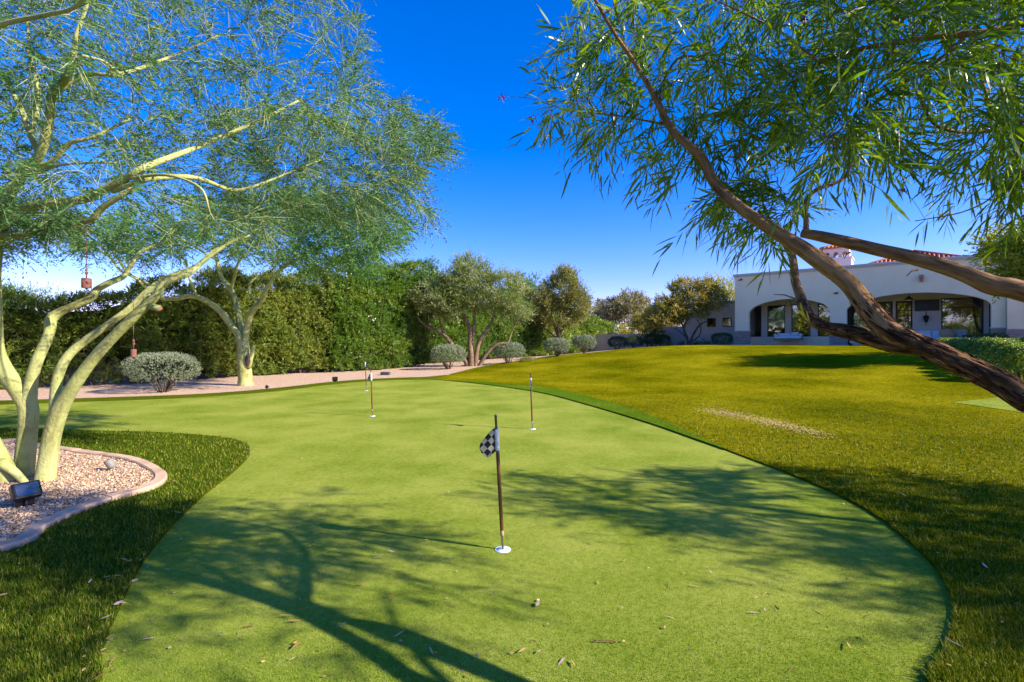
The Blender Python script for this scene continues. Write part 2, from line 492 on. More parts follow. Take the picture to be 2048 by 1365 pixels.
def bigground():
    xs = np.concatenate([np.linspace(-900, -40, 12), np.linspace(-36, 60, 40), np.linspace(70, 900, 12)])
    ys = np.concatenate([np.linspace(-900, -30, 10), np.linspace(-24, 80, 44), np.linspace(95, 1200, 14)])
    X, Y = np.meshgrid(xs, ys)
    Z = terr(X, Y) - 0.05
    V = np.stack([X.ravel(), Y.ravel(), Z.ravel()], 1)
    nx = len(xs); T = []
    for j in range(len(ys) - 1):
        for i in range(nx - 1):
            a = j * nx + i
            T += [(a, a + 1, a + nx + 1), (a, a + nx + 1, a + nx)]
    o = np_mesh('ground', V, T, M['soil'], smooth=True)
    o['kind'] = 'structure'
bigground()

green_right = [G(u, v) for u, v in ((870, 760), (980, 771), (1100, 791), (1300, 850), (1500, 921), (1700, 1006), (1840, 1110), (1900, 1200), (1897, 1280), (1850, 1365))]
green_left = [G(u, v) for u, v in ((205, 1365), (215, 1280), (300, 1110), (400, 1002), (470, 945), (500, 910), (488, 888), (430, 876), (300, 867), (100, 863), (0, 861))]
green_far = [G(u, v) for u, v in ((-120, 814), (0, 811), (200, 804), (400, 796), (550, 784), (650, 772), (720, 765), (790, 761))]
gr_c = catmull(green_right, 5)
gl_c = catmull(green_left, 5)
gf_c = catmull(green_far + [green_right[0]], 5)[:-1]
front = [(1.55, 1.3), (0.8, -1.2), (-0.6, -1.8), (-1.5, 0.3)]
left_off = [(-11.5, 8.9), (-13.5, 10.2)]
green_outline = list(map(tuple, gr_c)) + front + list(map(tuple, gl_c)) + left_off + list(map(tuple, gf_c))
sheet('putting_green', green_outline, 0.012, M['green'], flat=0.0)

# lawn to the right: green edge, then round behind the camera, the house front and the gravel bed
far_edge = [G(u, v) for u, v in ((1262, 697), (1200, 704), (1120, 711), (1050, 720), (1000, 727), (950, 737), (905, 748))]
fe_c = catmull(far_edge, 5)
HL = np.array((15.68, 34.0)); HD = np.array((0.772, -0.636)); HN = np.array((0.636, 0.772))
def hp(s, d=0.0):
    p = HL + HD * s + HN * d
    return (float(p[0]), float(p[1]))
lawn_outline = list(map(tuple, gr_c)) + [(1.55, 1.3), (0.8, -1.2), (-0.6, -1.8), (-0.5, -7), (30, -12), (34, 12), hp(14.6, -5.0), hp(14.0, -1.15), hp(-0.8, -1.15), hp(-3.0, 0.6), (12.6, 36.5)] + list(map(tuple, fe_c))
sheet('lawn', lawn_outline, 0.03, M['lawn'], grid=1.2)
fr_out = list(map(tuple, gl_c)) + [(-11.5, 8.9), (-14.0, 6), (-26, -4), (-26, -30), (-1, -30), (-0.5, -7), (-0.6, -1.8), (-1.5, 0.3)]
sheet('lawn_fringe', fr_out, 0.03, M['lawn_dark'], flat=0.0)
# narrow collar of longer turf between the green and the gravel
bed_front = [G(u, v) for u, v in ((-120, 806), (0, 803.5), (200, 797), (400, 789.5), (550, 778), (650, 766.5), (720, 760.5), (790, 757), (850, 755))]
bf_c = catmull(bed_front, 5)
col_out = list(map(tuple, gf_c)) + [tuple(gr_c[0]), tuple(gr_c[1])] + [far_edge[-1]] + [tuple(p) for p in bf_c[::-1]]
sheet('turf_collar', col_out, 0.028, M['lawn_dark'], flat=0.0)
bed_out = [tuple(p) for p in bf_c] + [tuple(p) for p in fe_c[::-1]] + [(12.6, 36.5), hp(-3, 0.6), hp(-0.8, -0.2), hp(-0.8, 6), (20, 60), (-30, 60), (-40, 20), (-30, 10)]
sheet('gravel_bed', bed_out, -0.004, M['gravel'], grid=1.5)

# edge strip of brighter new turf and the worn streak on the lawn
patch = [G(u, v) for u, v in ((1903, 808), (2048, 792), (2200, 778), (2300, 820), (2200, 842), (2048, 829), (1960, 816))]
sheet('chipping_mat', patch, 0.04, M['green'], grid=1.0, skirt=0.02)
ed = np.array([G(u, v) for u, v in ((905, 763.5), (960, 769), (1040, 780), (1100, 791), (1200, 819), (1300, 850), (1380, 878), (1450, 903))])
od = np.array([G(u, v) for u, v in ((905, 762.5), (960, 765), (1040, 772), (1110, 779), (1210, 804), (1312, 838), (1388, 873), (1452, 902))])
sheet('turf_seam', [tuple(p) for p in catmull(ed, 4)] + [tuple(p) for p in catmull(od, 4)[::-1]], 0.036, M['lawn_seam'], flat=0.0, skirt=0.02)
wc = [G(u, v) for u, v in ((1405, 826), (1480, 831), (1560, 845), (1640, 862), (1660, 872), (1600, 870), (1530, 857), (1460, 842))]
WORN = np.array(wc)

# ------------------------------------------------------------------ gravel island with curb
isl = [G(u, v) for u, v in ((0, 889), (60, 894), (160, 908), (262, 923), (312, 941), (335, 962), (310, 985), (200, 1018), (100, 1062), (0, 1115))]
isl += [(-4.6, 2.35), (-6.5, 2.0), (-8.8, 3.2), (-9.3, 5.6)]
isl_c = catmull(isl, 8, closed=True)
def offset_closed(pts, d):
    nx = np.roll(pts, -1, 0) - np.roll(pts, 1, 0)
    nx = unit(nx)
    nr = np.stack([-nx[:, 1], nx[:, 0]], 1)
    area = np.sum(pts[:, 0] * np.roll(pts[:, 1], -1) - np.roll(pts[:, 0], -1) * pts[:, 1])
    return pts + nr * d * (1 if area > 0 else -1)
isl_in = offset_closed(isl_c, 0.115)
sheet('gravel_island', [tuple(p) for p in isl_in], 0.05, M['gravel'], flat=0.0, skirt=0.04)
curb = thing('garden_curb', 'pink concrete curb round the gravel island of the green-barked tree', 'curb', (0, 0, 0))
seglen = np.cumsum(np.linalg.norm(np.roll(isl_c, -1, 0) - isl_c, axis=1))
tot = seglen[-1]
cum = np.concatenate([[0], seglen])
pc = np.vstack([isl_c, isl_c[:1]]); pi_ = np.vstack([isl_in, isl_in[:1]])
def at_len(arr, l):
    l = l % tot
    return np.array([np.interp(l, cum, arr[:, k]) for k in range(2)])
nseg = int(tot / 0.62)
for k in range(nseg):
    a = k * tot / nseg + 0.003; b = (k + 1) * tot / nseg - 0.003
    bm = bmesh.new()
    rows = []
    dz = random.uniform(-0.004, 0.004)
    for j in range(6):
        l = a + (b - a) * j / 5
        o_, i_ = at_len(pc, l), at_len(pi_, l)
        w_ = i_ - o_
        pr = [(o_, 0.0), (o_, 0.062 + dz), (o_ + w_ * 0.1, 0.075 + dz), (o_ + w_ * 0.9, 0.078 + dz), (i_, 0.066 + dz), (i_, 0.0)]
        rows.append([bm.verts.new((q[0], q[1], z + 0.004 * mnoise.noise((q[0] * 7, q[1] * 7, z)))) for q, z in pr])
    for r0, r1 in zip(rows[:-1], rows[1:]):
        for j in range(5):
            bm.faces.new((r0[j], r0[j + 1], r1[j + 1], r1[j]))
    bm.faces.new(rows[0]); bm.faces.new(rows[-1][::-1])
    bm_obj('curb_segment', bm, M['curb'], curb)

# loose stones on the island
def pebbles(name, n, poly, umin, umax, vmin, vmax, z0, smin, smax):
    u = RNG.uniform(umin, umax, n); v = RNG.uniform(vmin, vmax, n)
    Y = EYE * F / (v - 682); X = (u - 1024) / F * Y
    pts = np.stack([X, Y], 1)
    k = inpoly(pts, poly)
    pts = pts[k]; n = len(pts)
    s = RNG.uniform(smin, smax, n)[:, None, None]
    base = np.array([(1, 0, 0), (-.5, .87, 0), (-.5, -.87, 0), (.3, .2, .8), (-.4, -.1, .7), (0, .1, -.6)])
    V = base[None] + RNG.normal(0, 0.22, (n, 6, 3))
    an = RNG.uniform(0, 6.28, n)
    c, s_ = np.cos(an)[:, None], np.sin(an)[:, None]
    x, y = V[:, :, 0] * c - V[:, :, 1] * s_, V[:, :, 0] * s_ + V[:, :, 1] * c
    V = np.stack([x, y, V[:, :, 2] * 0.75], 2) * s
    V[:, :, 0] += pts[:, 0:1]; V[:, :, 1] += pts[:, 1:2]; V[:, :, 2] += z0
    t = np.array([(0, 1, 3), (1, 4, 3), (1, 2, 4), (2, 0, 4), (0, 3, 4), (0, 2, 5), (2, 1, 5), (1, 0, 5)])
    T = (t[None] + (np.arange(n) * 6)[:, None, None]).reshape(-1, 3)
    tint = np.repeat(RNG.uniform(0, 1, n), 6)
    return np_mesh(name, V.reshape(-1, 3), T, M['pebble'], tint=tint)
o = pebbles('gravel_stones', 26000, [tuple(p) for p in isl_in], -250, 335, 890, 1200, 0.056, 0.007, 0.016)
tag(o, 'loose tan gravel stones covering the curbed island', 'gravel', kind='stuff')

# ------------------------------------------------------------------ turf blades
def blades(name, n, poly, mat, label, zfun, ylim, hmin, hmax, wid, hole=None, umin=-350, umax=2400, vmax=1600, cover=1.0, tmin=0, tmax=1, fade=False):
    u = RNG.uniform(umin, umax, n); v = RNG.uniform(682 + EYE * F / ylim, vmax, n)
    Y = EYE * F / (v - 682); X = (u - 1024) / F * Y
    pts = np.stack([X, Y], 1)
    k = inpoly(pts, poly)
    if hole is not None: k &= ~inpoly(pts, hole)
    if fade: k &= RNG.uniform(0, 1, n) < np.clip((ylim - Y) / (ylim * .55), 0, 1)
    pts = pts[k]; n = len(pts)
    h = RNG.uniform(hmin, hmax, n)
    sc_ = np.clip(pts[:, 1] / 3.0, 1, 2.2)
    an = RNG.uniform(0, 6.28, n); lean = RNG.uniform(0.15, 0.9, n)
    dx = np.cos(an); dy = np.sin(an)
    a2 = an + RNG.uniform(0.8, 2.3, n)
    wx = np.cos(a2) * wid * sc_ / 2; wy = np.sin(a2) * wid * sc_ / 2
    z = zfun(pts[:, 0], pts[:, 1])
    V = np.empty((n, 3, 3))
    V[:, 0] = np.stack([pts[:, 0] - wx, pts[:, 1] - wy, z - 0.004], 1)
    V[:, 1] = np.stack([pts[:, 0] + wx, pts[:, 1] + wy, z - 0.004], 1)
    V[:, 2] = np.stack([pts[:, 0] + dx * h * lean, pts[:, 1] + dy * h * lean, z + h * np.sqrt(np.clip(1 - (lean * 0.8) ** 2, 0.1, 1))], 1)
    T = np.arange(n * 3).reshape(-1, 3)
    tint = np.repeat(RNG.uniform(tmin, tmax, n) ** 1.2, 3)
    o = np_mesh(name, V.reshape(-1, 3), T, mat, tint=tint)
    return tag(o, label, 'turf', kind='stuff')
flat0 = lambda x, y: np.full_like(x, 0.03)
blades('fringe_blades', 225000, fr_out, M['blade'], 'dark green turf blades on the fringe lawn at the left', flat0, 9, 0.018, 0.04, 0.005, hole=[tuple(p) for p in isl_c], umax=560)
near_lawn = lawn_outline
blades('lawn_blades', 235000, near_lawn, M['blade_gold'], 'olive and golden turf blades covering the near lawn', lambda x, y: terr(x, y) + 0.03, 13, 0.018, 0.04, 0.005, umin=900)
blades('green_nap', 240000, green_outline, M['nap'], 'short dense nap of the putting green turf', lambda x, y: np.full_like(x, 0.012), 4.6, 0.005, 0.011, 0.0032, umin=-100, umax=2100, vmax=1450, fade=True)
def worn():
    n = 2000
    t = RNG.beta(1.5, 1.2, n); s = RNG.normal(0, 0.85, n)
    a = WORN[[0, 1, 2, 3]]; b = WORN[[0, 7, 6, 5]]
    m = (a + b) / 2; wdt = np.linalg.norm(a - b, axis=1) + 0.12
    q = t * 3
    X = np.interp(q, range(4), m[:, 0]); Y = np.interp(q, range(4), m[:, 1]); W = np.interp(q, range(4), wdt)
    Y = Y + s * W * 0.75; X = X + RNG.normal(0, 0.12, n)
    an = RNG.uniform(0, 6.28, n); h = RNG.uniform(0.02, 0.05, n)
    z = terr(X, Y) + 0.05
    V = np.empty((n, 3, 3))
    V[:, 0] = np.stack([X - 0.006, Y, z], 1); V[:, 1] = np.stack([X + 0.006, Y + 0.004, z], 1)
    V[:, 2] = np.stack([X + np.cos(an) * h, Y + np.sin(an) * h, z + 0.012], 1)
    o = np_mesh('worn_fibres', V.reshape(-1, 3), np.arange(n * 3).reshape(-1, 3), M['dry_leaf'], tint=np.repeat(RNG.uniform(0.3, 0.8, n), 3))
    tag(o, 'pale worn streak of flattened fibres across the lawn', 'turf', kind='stuff')
worn()

# ------------------------------------------------------------------ foliage tools
def rhombus(Pb, D, N, L, W):
    """flat pointed leaves: 4 vertices, 2 triangles each"""
    D = unit(D); S = unit(np.cross(D, N)); n = len(Pb)
    L = L[:, None]; W = W[:, None]
    V = np.empty((n, 4, 3))
    V[:, 0] = Pb
    V[:, 1] = Pb + D * L * 0.45 + S * W * 0.5
    V[:, 2] = Pb + D * L
    V[:, 3] = Pb + D * L * 0.45 - S * W * 0.5
    i = (np.arange(n) * 4)[:, None]
    T = np.concatenate([i + np.array([[0, 1, 2]]), i + np.array([[0, 2, 3]])], 1).reshape(-1, 3)
    return V.reshape(-1, 3), T, 4

def bladeleaf(Pb, D, N, L, W, droop):
    """long narrow arching leaves: 6 vertices, 4 triangles each"""
    D = unit(D); S = unit(np.cross(D, N)); n = len(Pb)
    L = L[:, None]; W = W[:, None]; dn = np.array([0, 0, -1.0]) * droop[:, None] * L
    V = np.empty((n, 6, 3))
    c1 = Pb + D * L * 0.33 + dn * 0.11; c2 = Pb + D * L * 0.68 + dn * 0.46
    V[:, 0] = Pb
    V[:, 1] = c1 + S * W * 0.5; V[:, 2] = c1 - S * W * 0.5
    V[:, 3] = c2 + S * W * 0.42; V[:, 4] = c2 - S * W * 0.42
    V[:, 5] = Pb + D * L * 0.97 + dn
    i = (np.arange(n) * 6)[:, None]
    T = np.concatenate([i + np.array([t]) for t in ([0, 1, 2], [1, 3, 2], [2, 3, 4], [3, 5, 4])], 1).reshape(-1, 3)
    return V.reshape(-1, 3), T, 6

def randdir(n):
    return unit(RNG.normal(0, 1, (n, 3)))

def sprays(S, D, length, nleaf, angle=0.7, droop=0.0, planar=False, t0=0.1):
    """leaves set along short shoots: returns base points, directions, normals, shoot index"""
    n = len(S)
    t = np.linspace(t0, 1.0, nleaf)[None, :] + RNG.normal(0, 0.03, (n, nleaf))
    ln = length[:, None]
    Pp = S[:, None] + D[:, None] * (t * ln)[..., None]
    Pp[..., 2] -= droop * (t ** 2) * ln
    Dt = D[:, None] + np.zeros((1, nleaf, 1))
    Dt = Dt.copy(); Dt[..., 2] -= 2 * droop * t
    Dt = unit(Dt)
    if planar:
        side = unit(np.cross(D, np.array([0, 0, 1.0]) + RNG.normal(0, .35, (n, 3))))[:, None] * np.where(np.arange(nleaf) % 2, 1, -1)[None, :, None]
    else:
        side = unit(np.cross(Dt, randdir(n * nleaf).reshape(n, nleaf, 3)))
    a = angle + RNG.normal(0, 0.18, (n, nleaf))
    Ld = unit(Dt * np.cos(a)[..., None] + side * np.sin(a)[..., None])
    Nn = unit(np.cross(Ld, np.cross(Dt, Ld)) + RNG.normal(0, 0.3, (n, nleaf, 3)))
    idx = np.repeat(np.arange(n), nleaf)
    return Pp.reshape(-1, 3), Ld.reshape(-1, 3), Nn.reshape(-1, 3), idx

def clump(p, sc_):
    """slow random variation through space"""
    x, y, z = p[:, 0] * sc_, p[:, 1] * sc_, p[:, 2] * sc_
    return 0.5 + 0.25 * (np.sin(1.7 * x + 2.1 * z + 0.6) * np.cos(1.3 * y - 0.8 * z) + np.sin(2.9 * x - 1.9 * y + 3.1 * z))

class Tubes:
    def __init__(s): s.V = []; s.T = []; s.B = []; s.n = 0
    def add(s, path, rad, sides=8, rough=0.0, rs=6.0, cap=True):
        path = np.asarray(path, dtype=float); rad = np.asarray(rad, dtype=float); k = len(path)
        tg = np.gradient(path, axis=0); tg = unit(tg)
        up = np.array([0, 0, 1.0]) if abs(tg[0][2]) < 0.9 else np.array([1.0, 0, 0])
        a = unit(np.cross(tg[0], up)); ring = []
        an = np.arange(sides) * 2 * math.pi / sides
        ca, sa = np.cos(an), np.sin(an)
        ln = np.concatenate([[0], np.cumsum(np.linalg.norm(np.diff(path, axis=0), axis=1))])
        sd = len(s.V) * 3.7; bk = []
        for i in range(k):
            a = unit(a - tg[i] * np.dot(a, tg[i])); b = np.cross(tg[i], a)
            rr = np.full(sides, rad[i])
            if rough > 0:
                for q in range(sides):
                    rr[q] *= 1 + rough * (mnoise.noise((ca[q] * 1.6 + sd, sa[q] * 1.6, ln[i] * rs * .5)) + 0.7 * mnoise.noise((ca[q] * 4.5 + 9, sa[q] * 4.5 + sd, ln[i] * rs)))
            bk.append(np.stack([rad[i] * ca, rad[i] * sa + sd, np.full(sides, ln[i] * .2)], 1))
            ring.append(path[i] + rr[:, None] * (ca[:, None] * a + sa[:, None] * b))
        V = np.concatenate(ring + [path[:1], path[-1:]])
        s.B.append(np.concatenate(bk + [np.zeros((2, 3))]))
        T = []
        for i in range(k - 1):
            for q in range(sides):
                r = (q + 1) % sides
                p0, p1, p2, p3 = i * sides + q, i * sides + r, (i + 1) * sides + r, (i + 1) * sides + q
                T += [(p0, p1, p2), (p0, p2, p3)]
        if cap:
            for q in range(sides):
                r = (q + 1) % sides
                T.append((k * sides, r, q)); T.append((k * sides + 1, (k - 1) * sides + q, (k - 1) * sides + r))
        s.V.append(V); s.T.append(np.array(T) + s.n); s.n += len(V)
    def obj(s, name, mat, parent=None, origin=(0, 0, 0), smooth=True):
        return np_mesh(name, np.concatenate(s.V), np.concatenate(s.T), mat, parent, origin, smooth=smooth, bark=np.concatenate(s.B))

class Tree:
    """limbs laid out by hand; finer branches reach out from the nearest limb to points spread through the crown"""
    def __init__(s, base):
        s.base = np.array(base, dtype=float)
        s.nodes = []; s.dirs = []; s.rad = []; s.plen = []
        s.twig = Tubes(); s.ends = []; s.paths = []
    def limb(s, tubes, pts, sub=5, sides=10, rough=0.0, jit=0.0, cap=True, node_from=0, rs=6.0):
        """pts: (x, y, z, r)"""
        c = catmull(pts, sub)
        if jit: c[1:-1, :3] += RNG.normal(0, jit, (len(c) - 2, 3))
        tubes.add(c[:, :3], np.maximum(c[:, 3], 0.002), sides, rough, rs, cap)
        tg = unit(np.gradient(c[:, :3], axis=0))
        for i in range(node_from, len(c)):
            s.nodes.append(c[i, :3]); s.dirs.append(tg[i]); s.rad.append(c[i, 3]); s.plen.append(np.linalg.norm(c[i, :3] - s.base))
    def grow(s, targets, rtip=0.002, sides=4, bend=0.35, up=0.12, w=0.25, pts=6, maxr=0.03, jit=0.04):
        root = s.base
        targets = np.asarray(targets)
        nd = np.array(s.nodes)
        # nearest targets first, so that branches lengthen step by step
        d0 = np.array([np.min(np.linalg.norm(nd - t, axis=1)) for t in targets])
        N = np.empty((len(nd) + len(targets) * (pts - 1), 3)); N[:len(nd)] = nd; cnt = len(nd)
        D = np.empty_like(N); D[:cnt] = np.array(s.dirs)
        Rr = np.empty(len(N)); Rr[:cnt] = s.rad
        Pl = np.empty(len(N)); Pl[:cnt] = s.plen
        for k in np.argsort(d0):
            t = targets[k]
            dv = t - N[:cnt]
            dist = np.linalg.norm(dv, axis=1)
            al = np.sum(dv * D[:cnt], axis=1) / (dist + 1e-6)
            i = int(np.argmin(dist * (1.25 - 0.35 * al) + w * Pl[:cnt]))
            L = dist[i]
            if L < 0.03: continue
            c = N[i] + D[i] * L * bend + np.array([0, 0, up * L])
            q = np.linspace(0, 1, pts)[:, None]
            path = (1 - q) ** 2 * N[i] + 2 * q * (1 - q) * c + q * q * t
            path[1:-1] += RNG.normal(0, jit * L, (pts - 2, 3))
            r0 = min(max(Rr[i] * 0.62, rtip * 1.3), maxr, rtip + 0.022 * L)
            rad = np.linspace(r0, rtip, pts)
            s.twig.add(path, rad, sides, cap=False)
            tg = unit(np.gradient(path, axis=0))
            N[cnt:cnt + pts - 1] = path[1:]; D[cnt:cnt + pts - 1] = tg[1:]; Rr[cnt:cnt + pts - 1] = rad[1:]
            Pl[cnt:cnt + pts - 1] = Pl[i] + L * q[1:, 0]
            cnt += pts - 1
            s.paths.append((path, tg))
        s.nodes = list(N[:cnt]); s.dirs = list(D[:cnt]); s.rad = list(Rr[:cnt]); s.plen = list(Pl[:cnt])
    def shoots(s, per, spread=0.9, grav=0.0, tmin=0.3):
        """starting points and directions of leafy shoots along the grown branches"""
        S, D = [], []
        for path, tg in s.paths:
            k = len(path)
            for _ in range(per):
                t = RNG.uniform(tmin, 1) * (k - 1); i = min(int(t), k - 2); f = t - i
                S.append(path[i] * (1 - f) + path[i + 1] * f); D.append(tg[i])
            S.append(path[-1]); D.append(tg[-1])
        S = np.array(S); D = np.array(D)
        D = D + randdir(len(D)) * spread
        D[:, 2] += grav
        return S, unit(D)

def in_px_poly(n, poly, y0, y1, maxtry=60):
    """points inside the crown: its outline as seen, spread over its real depth"""
    poly = np.array(poly, dtype=float); out = []
    lo, hi = poly.min(0), poly.max(0)
    got = 0
    while got < n:
        p = RNG.uniform(lo, hi, (n, 2)); p = p[inpoly(p, poly)]
        Y = RNG.uniform(y0, y1, len(p))
        out.append(np.stack([(p[:, 0] - 1024) / F * Y, Y, EYE - (p[:, 1] - 682) / F * Y], 1)); got += len(p)
    return np.concatenate(out)[:n]

def blob(n, c, r, shell=0.35):
    """points in an ellipsoid, more of them towards its outside"""
    d = randdir(n); k = RNG.uniform(shell, 1, (n, 1)) ** 0.6
    return np.asarray(c) + d * k * np.asarray(r)

def leaves_obj(name, mat, parent, origin, VTs, tint, kind='stuff'):
    V, T, k = VTs
    o = np_mesh(name, V, T, mat, parent, origin, tint=np.repeat(tint, k))
    if kind: o['kind'] = kind
    return o

# ------------------------------------------------------------------ left green-barked tree (near)
def near_palo():
    base = (-5.15, 5.2, 0.0)
    root = thing('palo_verde_tree', 'large feathery tree with pale green forked trunks on the curbed gravel island', 'tree', base)
    T = Tree(base); tr = Tubes()
    def L(pts, **k):
        T.limb(tr, [tuple(P(u, v, Y)) + (r * .78,) for (u, v, Y, r) in pts], **k)
    L([(36, 1000, 5.2, .16), (46, 955, 5.2, .122), (54, 880, 5.2, .108), (57, 820, 5.2, .108), (42, 785, 5.2, .112), (16, 752, 5.15, .100), (-8, 700, 5.1, .088), (-12, 620, 5.0, .08), (-14, 540, 4.9, .078), (-2, 470, 4.8, .07), (30, 428, 4.7, .062), (69, 411, 4.6, .056), (165, 399, 4.5, .048), (200, 383, 4.45, .045), (248, 358, 4.4, .042), (296, 332, 4.4, .036), (400, 292, 4.8, .028), (520, 240, 5.1, .020), (600, 200, 5.3, .013)], sides=18, rough=.05, rs=3, node_from=16)
    L([(56, 845, 5.2, .080), (58, 800, 5.2, .085), (64, 757, 5.2, .072), (77, 715, 5.2, .066), (98, 668, 5.25, .062), (103, 638, 5.3, .07), (128, 620, 5.35, .055), (180, 597, 5.4, .05), (193, 580, 5.45, .046), (220, 565, 5.5, .042), (245, 554, 5.6, .038), (257, 538, 5.7, .032), (275, 509, 5.8, .026), (300, 494, 5.9, .02), (340, 480, 6, .015)], sides=12, rough=.07)
    L([(86, 1000, 5.05, .15), (92, 950, 5.05, .112), (102, 880, 5.05, .098), (116, 830, 5.05, .098), (132, 796, 5.03, .088), (150, 768, 5.0, .077), (188, 716, 5.0, .069), (238, 662, 4.95, .062), (286, 616, 4.95, .058), (312, 592, 4.95, .052), (330, 566, 4.95, .044), (378, 546, 5.0, .038), (410, 520, 5.1, .026), (470, 480, 5.2, .018), (560, 440, 5.3, .012)], sides=18, rough=.05, rs=3, node_from=16)
    L([(108, 860, 5.05, .066), (112, 820, 5.05, .074), (112, 785, 5.05, .066), (117, 750, 5.05, .06), (136, 712, 5.1, .056), (170, 682, 5.15, .052), (215, 650, 5.2, .047), (262, 615, 5.3, .045), (295, 582, 5.4, .042), (335, 555, 5.5, .036), (392, 532, 5.6, .028), (430, 500, 5.7, .02), (500, 470, 5.8, .014)], sides=12, rough=.05)
    L([(300, 612, 4.95, .045), (316, 616, 4.93, .043), (319, 618, 4.93, .038)], sub=2, sides=10)
    L([(-150, 640, 4.7, .08), (-95, 740, 4.8, .09), (-45, 840, 4.9, .10), (-5, 915, 4.98, .115), (18, 965, 5.02, .125), (28, 1005, 5.05, .15)], sides=14, rough=.07, rs=3)
    L([(0, 925, 4.95, .07), (30, 945, 4.95, .05), (52, 968, 4.96, .04), (66, 985, 4.97, .03)], sides=10)
    # the boughs high at the left
    L([(8, 468, 4.8, .05), (60, 470, 4.6, .04), (112, 452, 4.5, .036), (178, 441, 4.45, .034), (205, 415, 4.4, .034), (255, 384, 4.35, .03)], sides=10)
    L([(-2, 445, 4.8, .07), (22, 380, 4.75, .06), (45, 348, 4.7, .055), (79, 310, 4.6, .048), (98, 245, 4.5, .046), (103, 193, 4.4, .044), (131, 158, 4.3, .036), (147, 117, 4.2, .032), (151, 79, 4.2, .024), (170, 20, 4.2, .018), (200, -60, 4.2, .012)], sides=10)
    L([(103, 193, 4.4, .04), (140, 165, 4.4, .03), (179, 148, 4.4, .026), (241, 148, 4.4, .022), (345, 112, 4.8, .016), (440, 70, 5.1, .011)], sides=8)
    L([(240, 148, 4.4, .018), (205, 122, 4.4, .016), (160, 110, 4.3, .015)], sides=8)
    L([(224, 382, 4.45, .034), (300, 358, 4.4, .031), (389, 355, 4.7, .029), (458, 379, 5.0, .024), (500, 375, 5.1, .019), (565, 351, 5.3, .014), (640, 320, 5.5, .009)], sides=8)
    L([(60, 335, 4.7, .042), (103, 324, 4.65, .03), (138, 287, 4.6, .026), (182, 275, 4.6, .02), (262, 238, 4.7, .014)], sides=8)
    L([(70, 345, 4.7, .03), (120, 330, 4.6, .018), (200, 325, 4.6, .015), (300, 330, 4.7, .01)], sides=8)
    L([(79, 310, 4.6, .036), (62, 272, 4.6, .032), (45, 224, 4.6, .03), (17, 172, 4.6, .026), (-10, 130, 4.6, .022), (-60, 60, 4.6, .016)], sides=8)
    L([(60, 270, 4.6, .028), (78, 200, 4.6, .022), (60, 110, 4.5, .018), (55, 40, 4.5, .012)], sides=8)
    L([(-14, 540, 4.9, .06), (-45, 420, 4.7, .05), (-40, 300, 4.5, .045), (-60, 150, 4.2, .03), (-20, 62, 3.9, .026), (86, 31, 3.7, .02), (145, 17, 3.6, .017), (180, -20, 3.5, .012)], sides=8)
    L([(248, 358, 4.4, .022), (330, 350, 4.3, .016), (400, 375, 4.2, .013), (420, 425, 4.2, .008)], sides=6)
    tr.obj('trunk', M['pv_bark'], root, base)
    # sawn ends
    for (u, v, Y, r) in ((262, 380, 4.34, .028), (318, 617, 4.92, .032)):
        c = P(u, v, Y) - np.array(base)
        lathe('sawn_end', [(0, .012), (r * .8, .012), (r, 0), (0, -.01)], M['cut_wood'], root, 14, tuple(c), Vector((0.35, -0.9, 0.25)).to_track_quat('Z', 'Y').to_matrix().to_4x4())
    poly = [(-120, -110), (690, -110), (715, 60), (745, 170), (850, 225), (905, 300), (845, 330), (800, 385), (770, 440), (660, 430), (560, 470), (470, 480), (330, 470), (230, 430), (130, 400), (0, 400), (-120, 430)]
    t1 = in_px_poly(980, poly, 3.7, 6.6)
    t2 = in_px_poly(170, [(-120, 380), (120, 400), (150, 440), (60, 480), (-120, 560)], 4.2, 5.4)
    t4 = in_px_poly(320, [(420, 210), (840, 230), (895, 300), (800, 380), (770, 430), (560, 460), (430, 430)], 4.6, 6.4)
    # boughs over the left edge and behind the camera side of the island
    t3 = blob(90, (-7.4, 5.0, 4.2), (1.6, 1.8, 1.6))
    eye = np.array([0, 0, EYE])
    def back(p):
        u = 1024 + F * p[:, 0] / p[:, 1]
        return eye + (p - eye) * (1 + .20 * sstep(150, 420, u))[:, None]
    t1 = back(t1); t4 = back(t4)
    t5 = in_px_poly(70, [(750, 190), (860, 235), (935, 298), (880, 318), (850, 360), (865, 455), (800, 430), (745, 470), (760, 380)], 5.2, 7.0)
    T.grow(np.concatenate([t1, t2, t3, t4, t5]), rtip=.0018, sides=3, bend=.4, up=.10, w=.15, maxr=.016)
    T.twig.obj('twigs', M['pv_twig'], root, base)['kind'] = 'stuff'
    S, D = T.shoots(7, 0.75, -0.15, 0.2)
    D[:, 0] += 0.35; D = unit(D)
    n = len(S)
    Pp, Ld, Nn, idx = sprays(S, D, RNG.uniform(.16, .36, n), 17, angle=.85, droop=.25, planar=True)
    k = len(Pp)
    V = rhombus(Pp, Ld, Nn, RNG.uniform(.026, .052, k), RNG.uniform(.008, .014, k))
    tint = np.clip(clump(Pp, 1.6) * .6 + RNG.uniform(0, .5, k) - .05, 0, 1)
    leaves_obj('crown', M['pv_leaf'], root, base, V, tint)
    # fine shoots that carry the leaflets
    e = S + D * .3; e[:, 2] -= .05
    V2 = rhombus(S, e - S, randdir(n), np.linalg.norm(e - S, axis=1), np.full(n, .0035))
    o = leaves_obj('shoots', M['pv_twig'], root, base, V2, np.full(n, .5))
near_palo()

